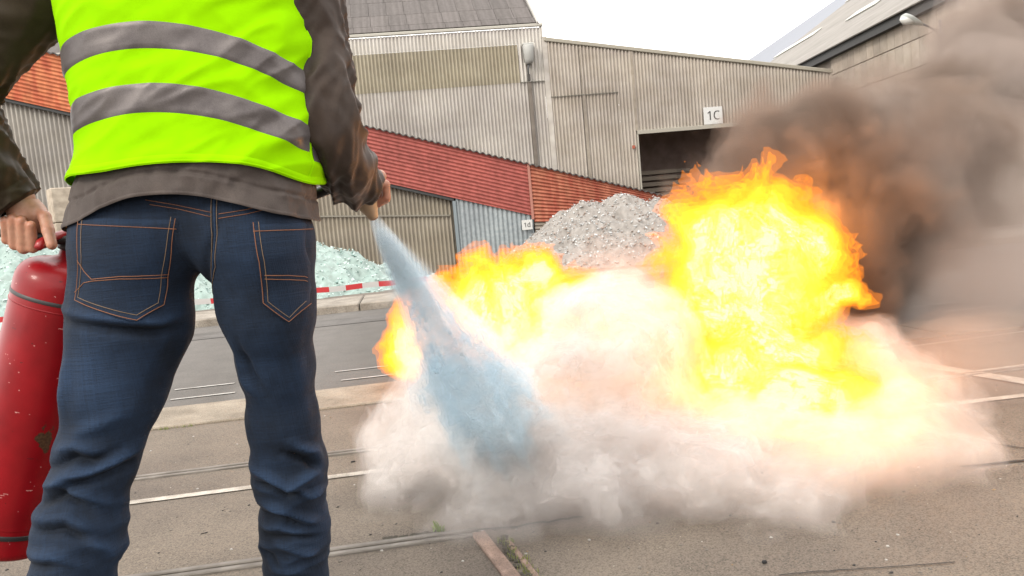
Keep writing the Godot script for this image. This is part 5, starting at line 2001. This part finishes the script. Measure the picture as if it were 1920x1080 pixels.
func smokes() -> void:
	soft.seed = 5
	soft.noise_type = FastNoiseLite.TYPE_SIMPLEX_SMOOTH
	soft.frequency = 1.0
	soft.fractal_type = FastNoiseLite.FRACTAL_FBM
	soft.fractal_octaves = 4
	soft.fractal_gain = 0.5
	var white := lin(0.95, 0.88, 0.85)
	var o := thing("powder_cloud", "pale cloud of extinguisher powder billowing over the concrete", "smoke")
	layers(o, "powder", Vector3(-0.75, -0.10, -4.3), Vector3(2.75, 1.0, -1.65), 0.030, powder_field, [[0.16, 0.6, white], [0.07, 1.2, white]])
	var skin_at := []
	for k in 7:
		skin_at.append([0.07 - 0.062 * k, [0.06, 0.10, 0.14, 0.18, 0.23, 0.30, 0.45][k], lin(0.78, 0.735, 0.705)])
	skins(o, "powder_veil", Vector3(-0.75, -0.08, -4.3), Vector3(2.75, 1.0, -1.65), 0.027, powder_field, skin_at, func(p: Vector3) -> float: return smoothstep(-0.02, 0.10, p.y) * (1.0 - 0.62 * smoothstep(0.95, 1.25, p.x)))
	var j := thing("powder_jet", "blue-grey jet of powder shooting from the nozzle", "powder jet")
	var pale := lin(0.84, 0.89, 0.92)
	var blue := lin(0.58, 0.76, 0.87)
	layers(j, "jet", Vector3(-0.40, -0.06, -3.2), Vector3(0.75, 1.0, -1.50), 0.017, jet_field, [[0.62, 0.7, pale], [0.20, 1.6, blue]])
	var js := []
	for k in 5:
		js.append([0.30 - 0.16 * k, [0.08, 0.15, 0.22, 0.28, 0.32][k], pale if k < 1 else lin(0.60, 0.77, 0.87)])
	skins(j, "jet_veil", Vector3(-0.40, -0.06, -3.2), Vector3(0.75, 1.0, -1.70), 0.012, func(p: Vector3) -> float: return jet_field(p) + maxf(0.15 - p.y, 0.0) * 1.5, js, func(p: Vector3) -> float: return smoothstep(0.05, 0.44, p.y) * smoothstep(0.93, 0.86, p.y))
	for k in 3:
		# near the nozzle the powder is still packed
		var reach: float = [0.60, 0.42, 0.24][k]
		var near := func(p: Vector3) -> float: return jet_field(p) + pow(maxf((p - JET_A).dot((JET_B - JET_A).normalized()), 0.0) / reach, 2.0) * 0.8
		layers(j, "jet_core", Vector3(-0.20, 0.42, -2.25), Vector3(0.18, 0.95, -1.70), 0.008, near, [[[-0.25, 0.0, 0.25][k], [6.0, 7.0, 11.0][k], blue if k < 1 else pale]])
	var s := thing("smoke_plume", "brown smoke rolling up from the right-hand fireball", "smoke")
	var brown := lin(0.33, 0.245, 0.195)
	layers(s, "smoke", Vector3(0.9, -0.15, -5.8), Vector3(5.2, 2.9, -3.2), 0.05, smoke_field, [[0.28, 0.6, brown], [0.14, 1.4, brown], [0.02, 2.4, brown], [-0.12, 3.2, brown], [-0.26, 3.6, brown]])
	var h := thing("smoke_haze", "thin pale smoke drifting across the yard beside the fireball", "smoke")
	var grey := lin(0.70, 0.57, 0.50)
	layers(h, "haze", Vector3(0.2, -0.36, -6.6), Vector3(5.6, 3.4, -2.0), 0.11, haze_field, [[0.28, 0.24, grey], [0.06, 0.50, grey], [-0.18, 0.9, grey]])
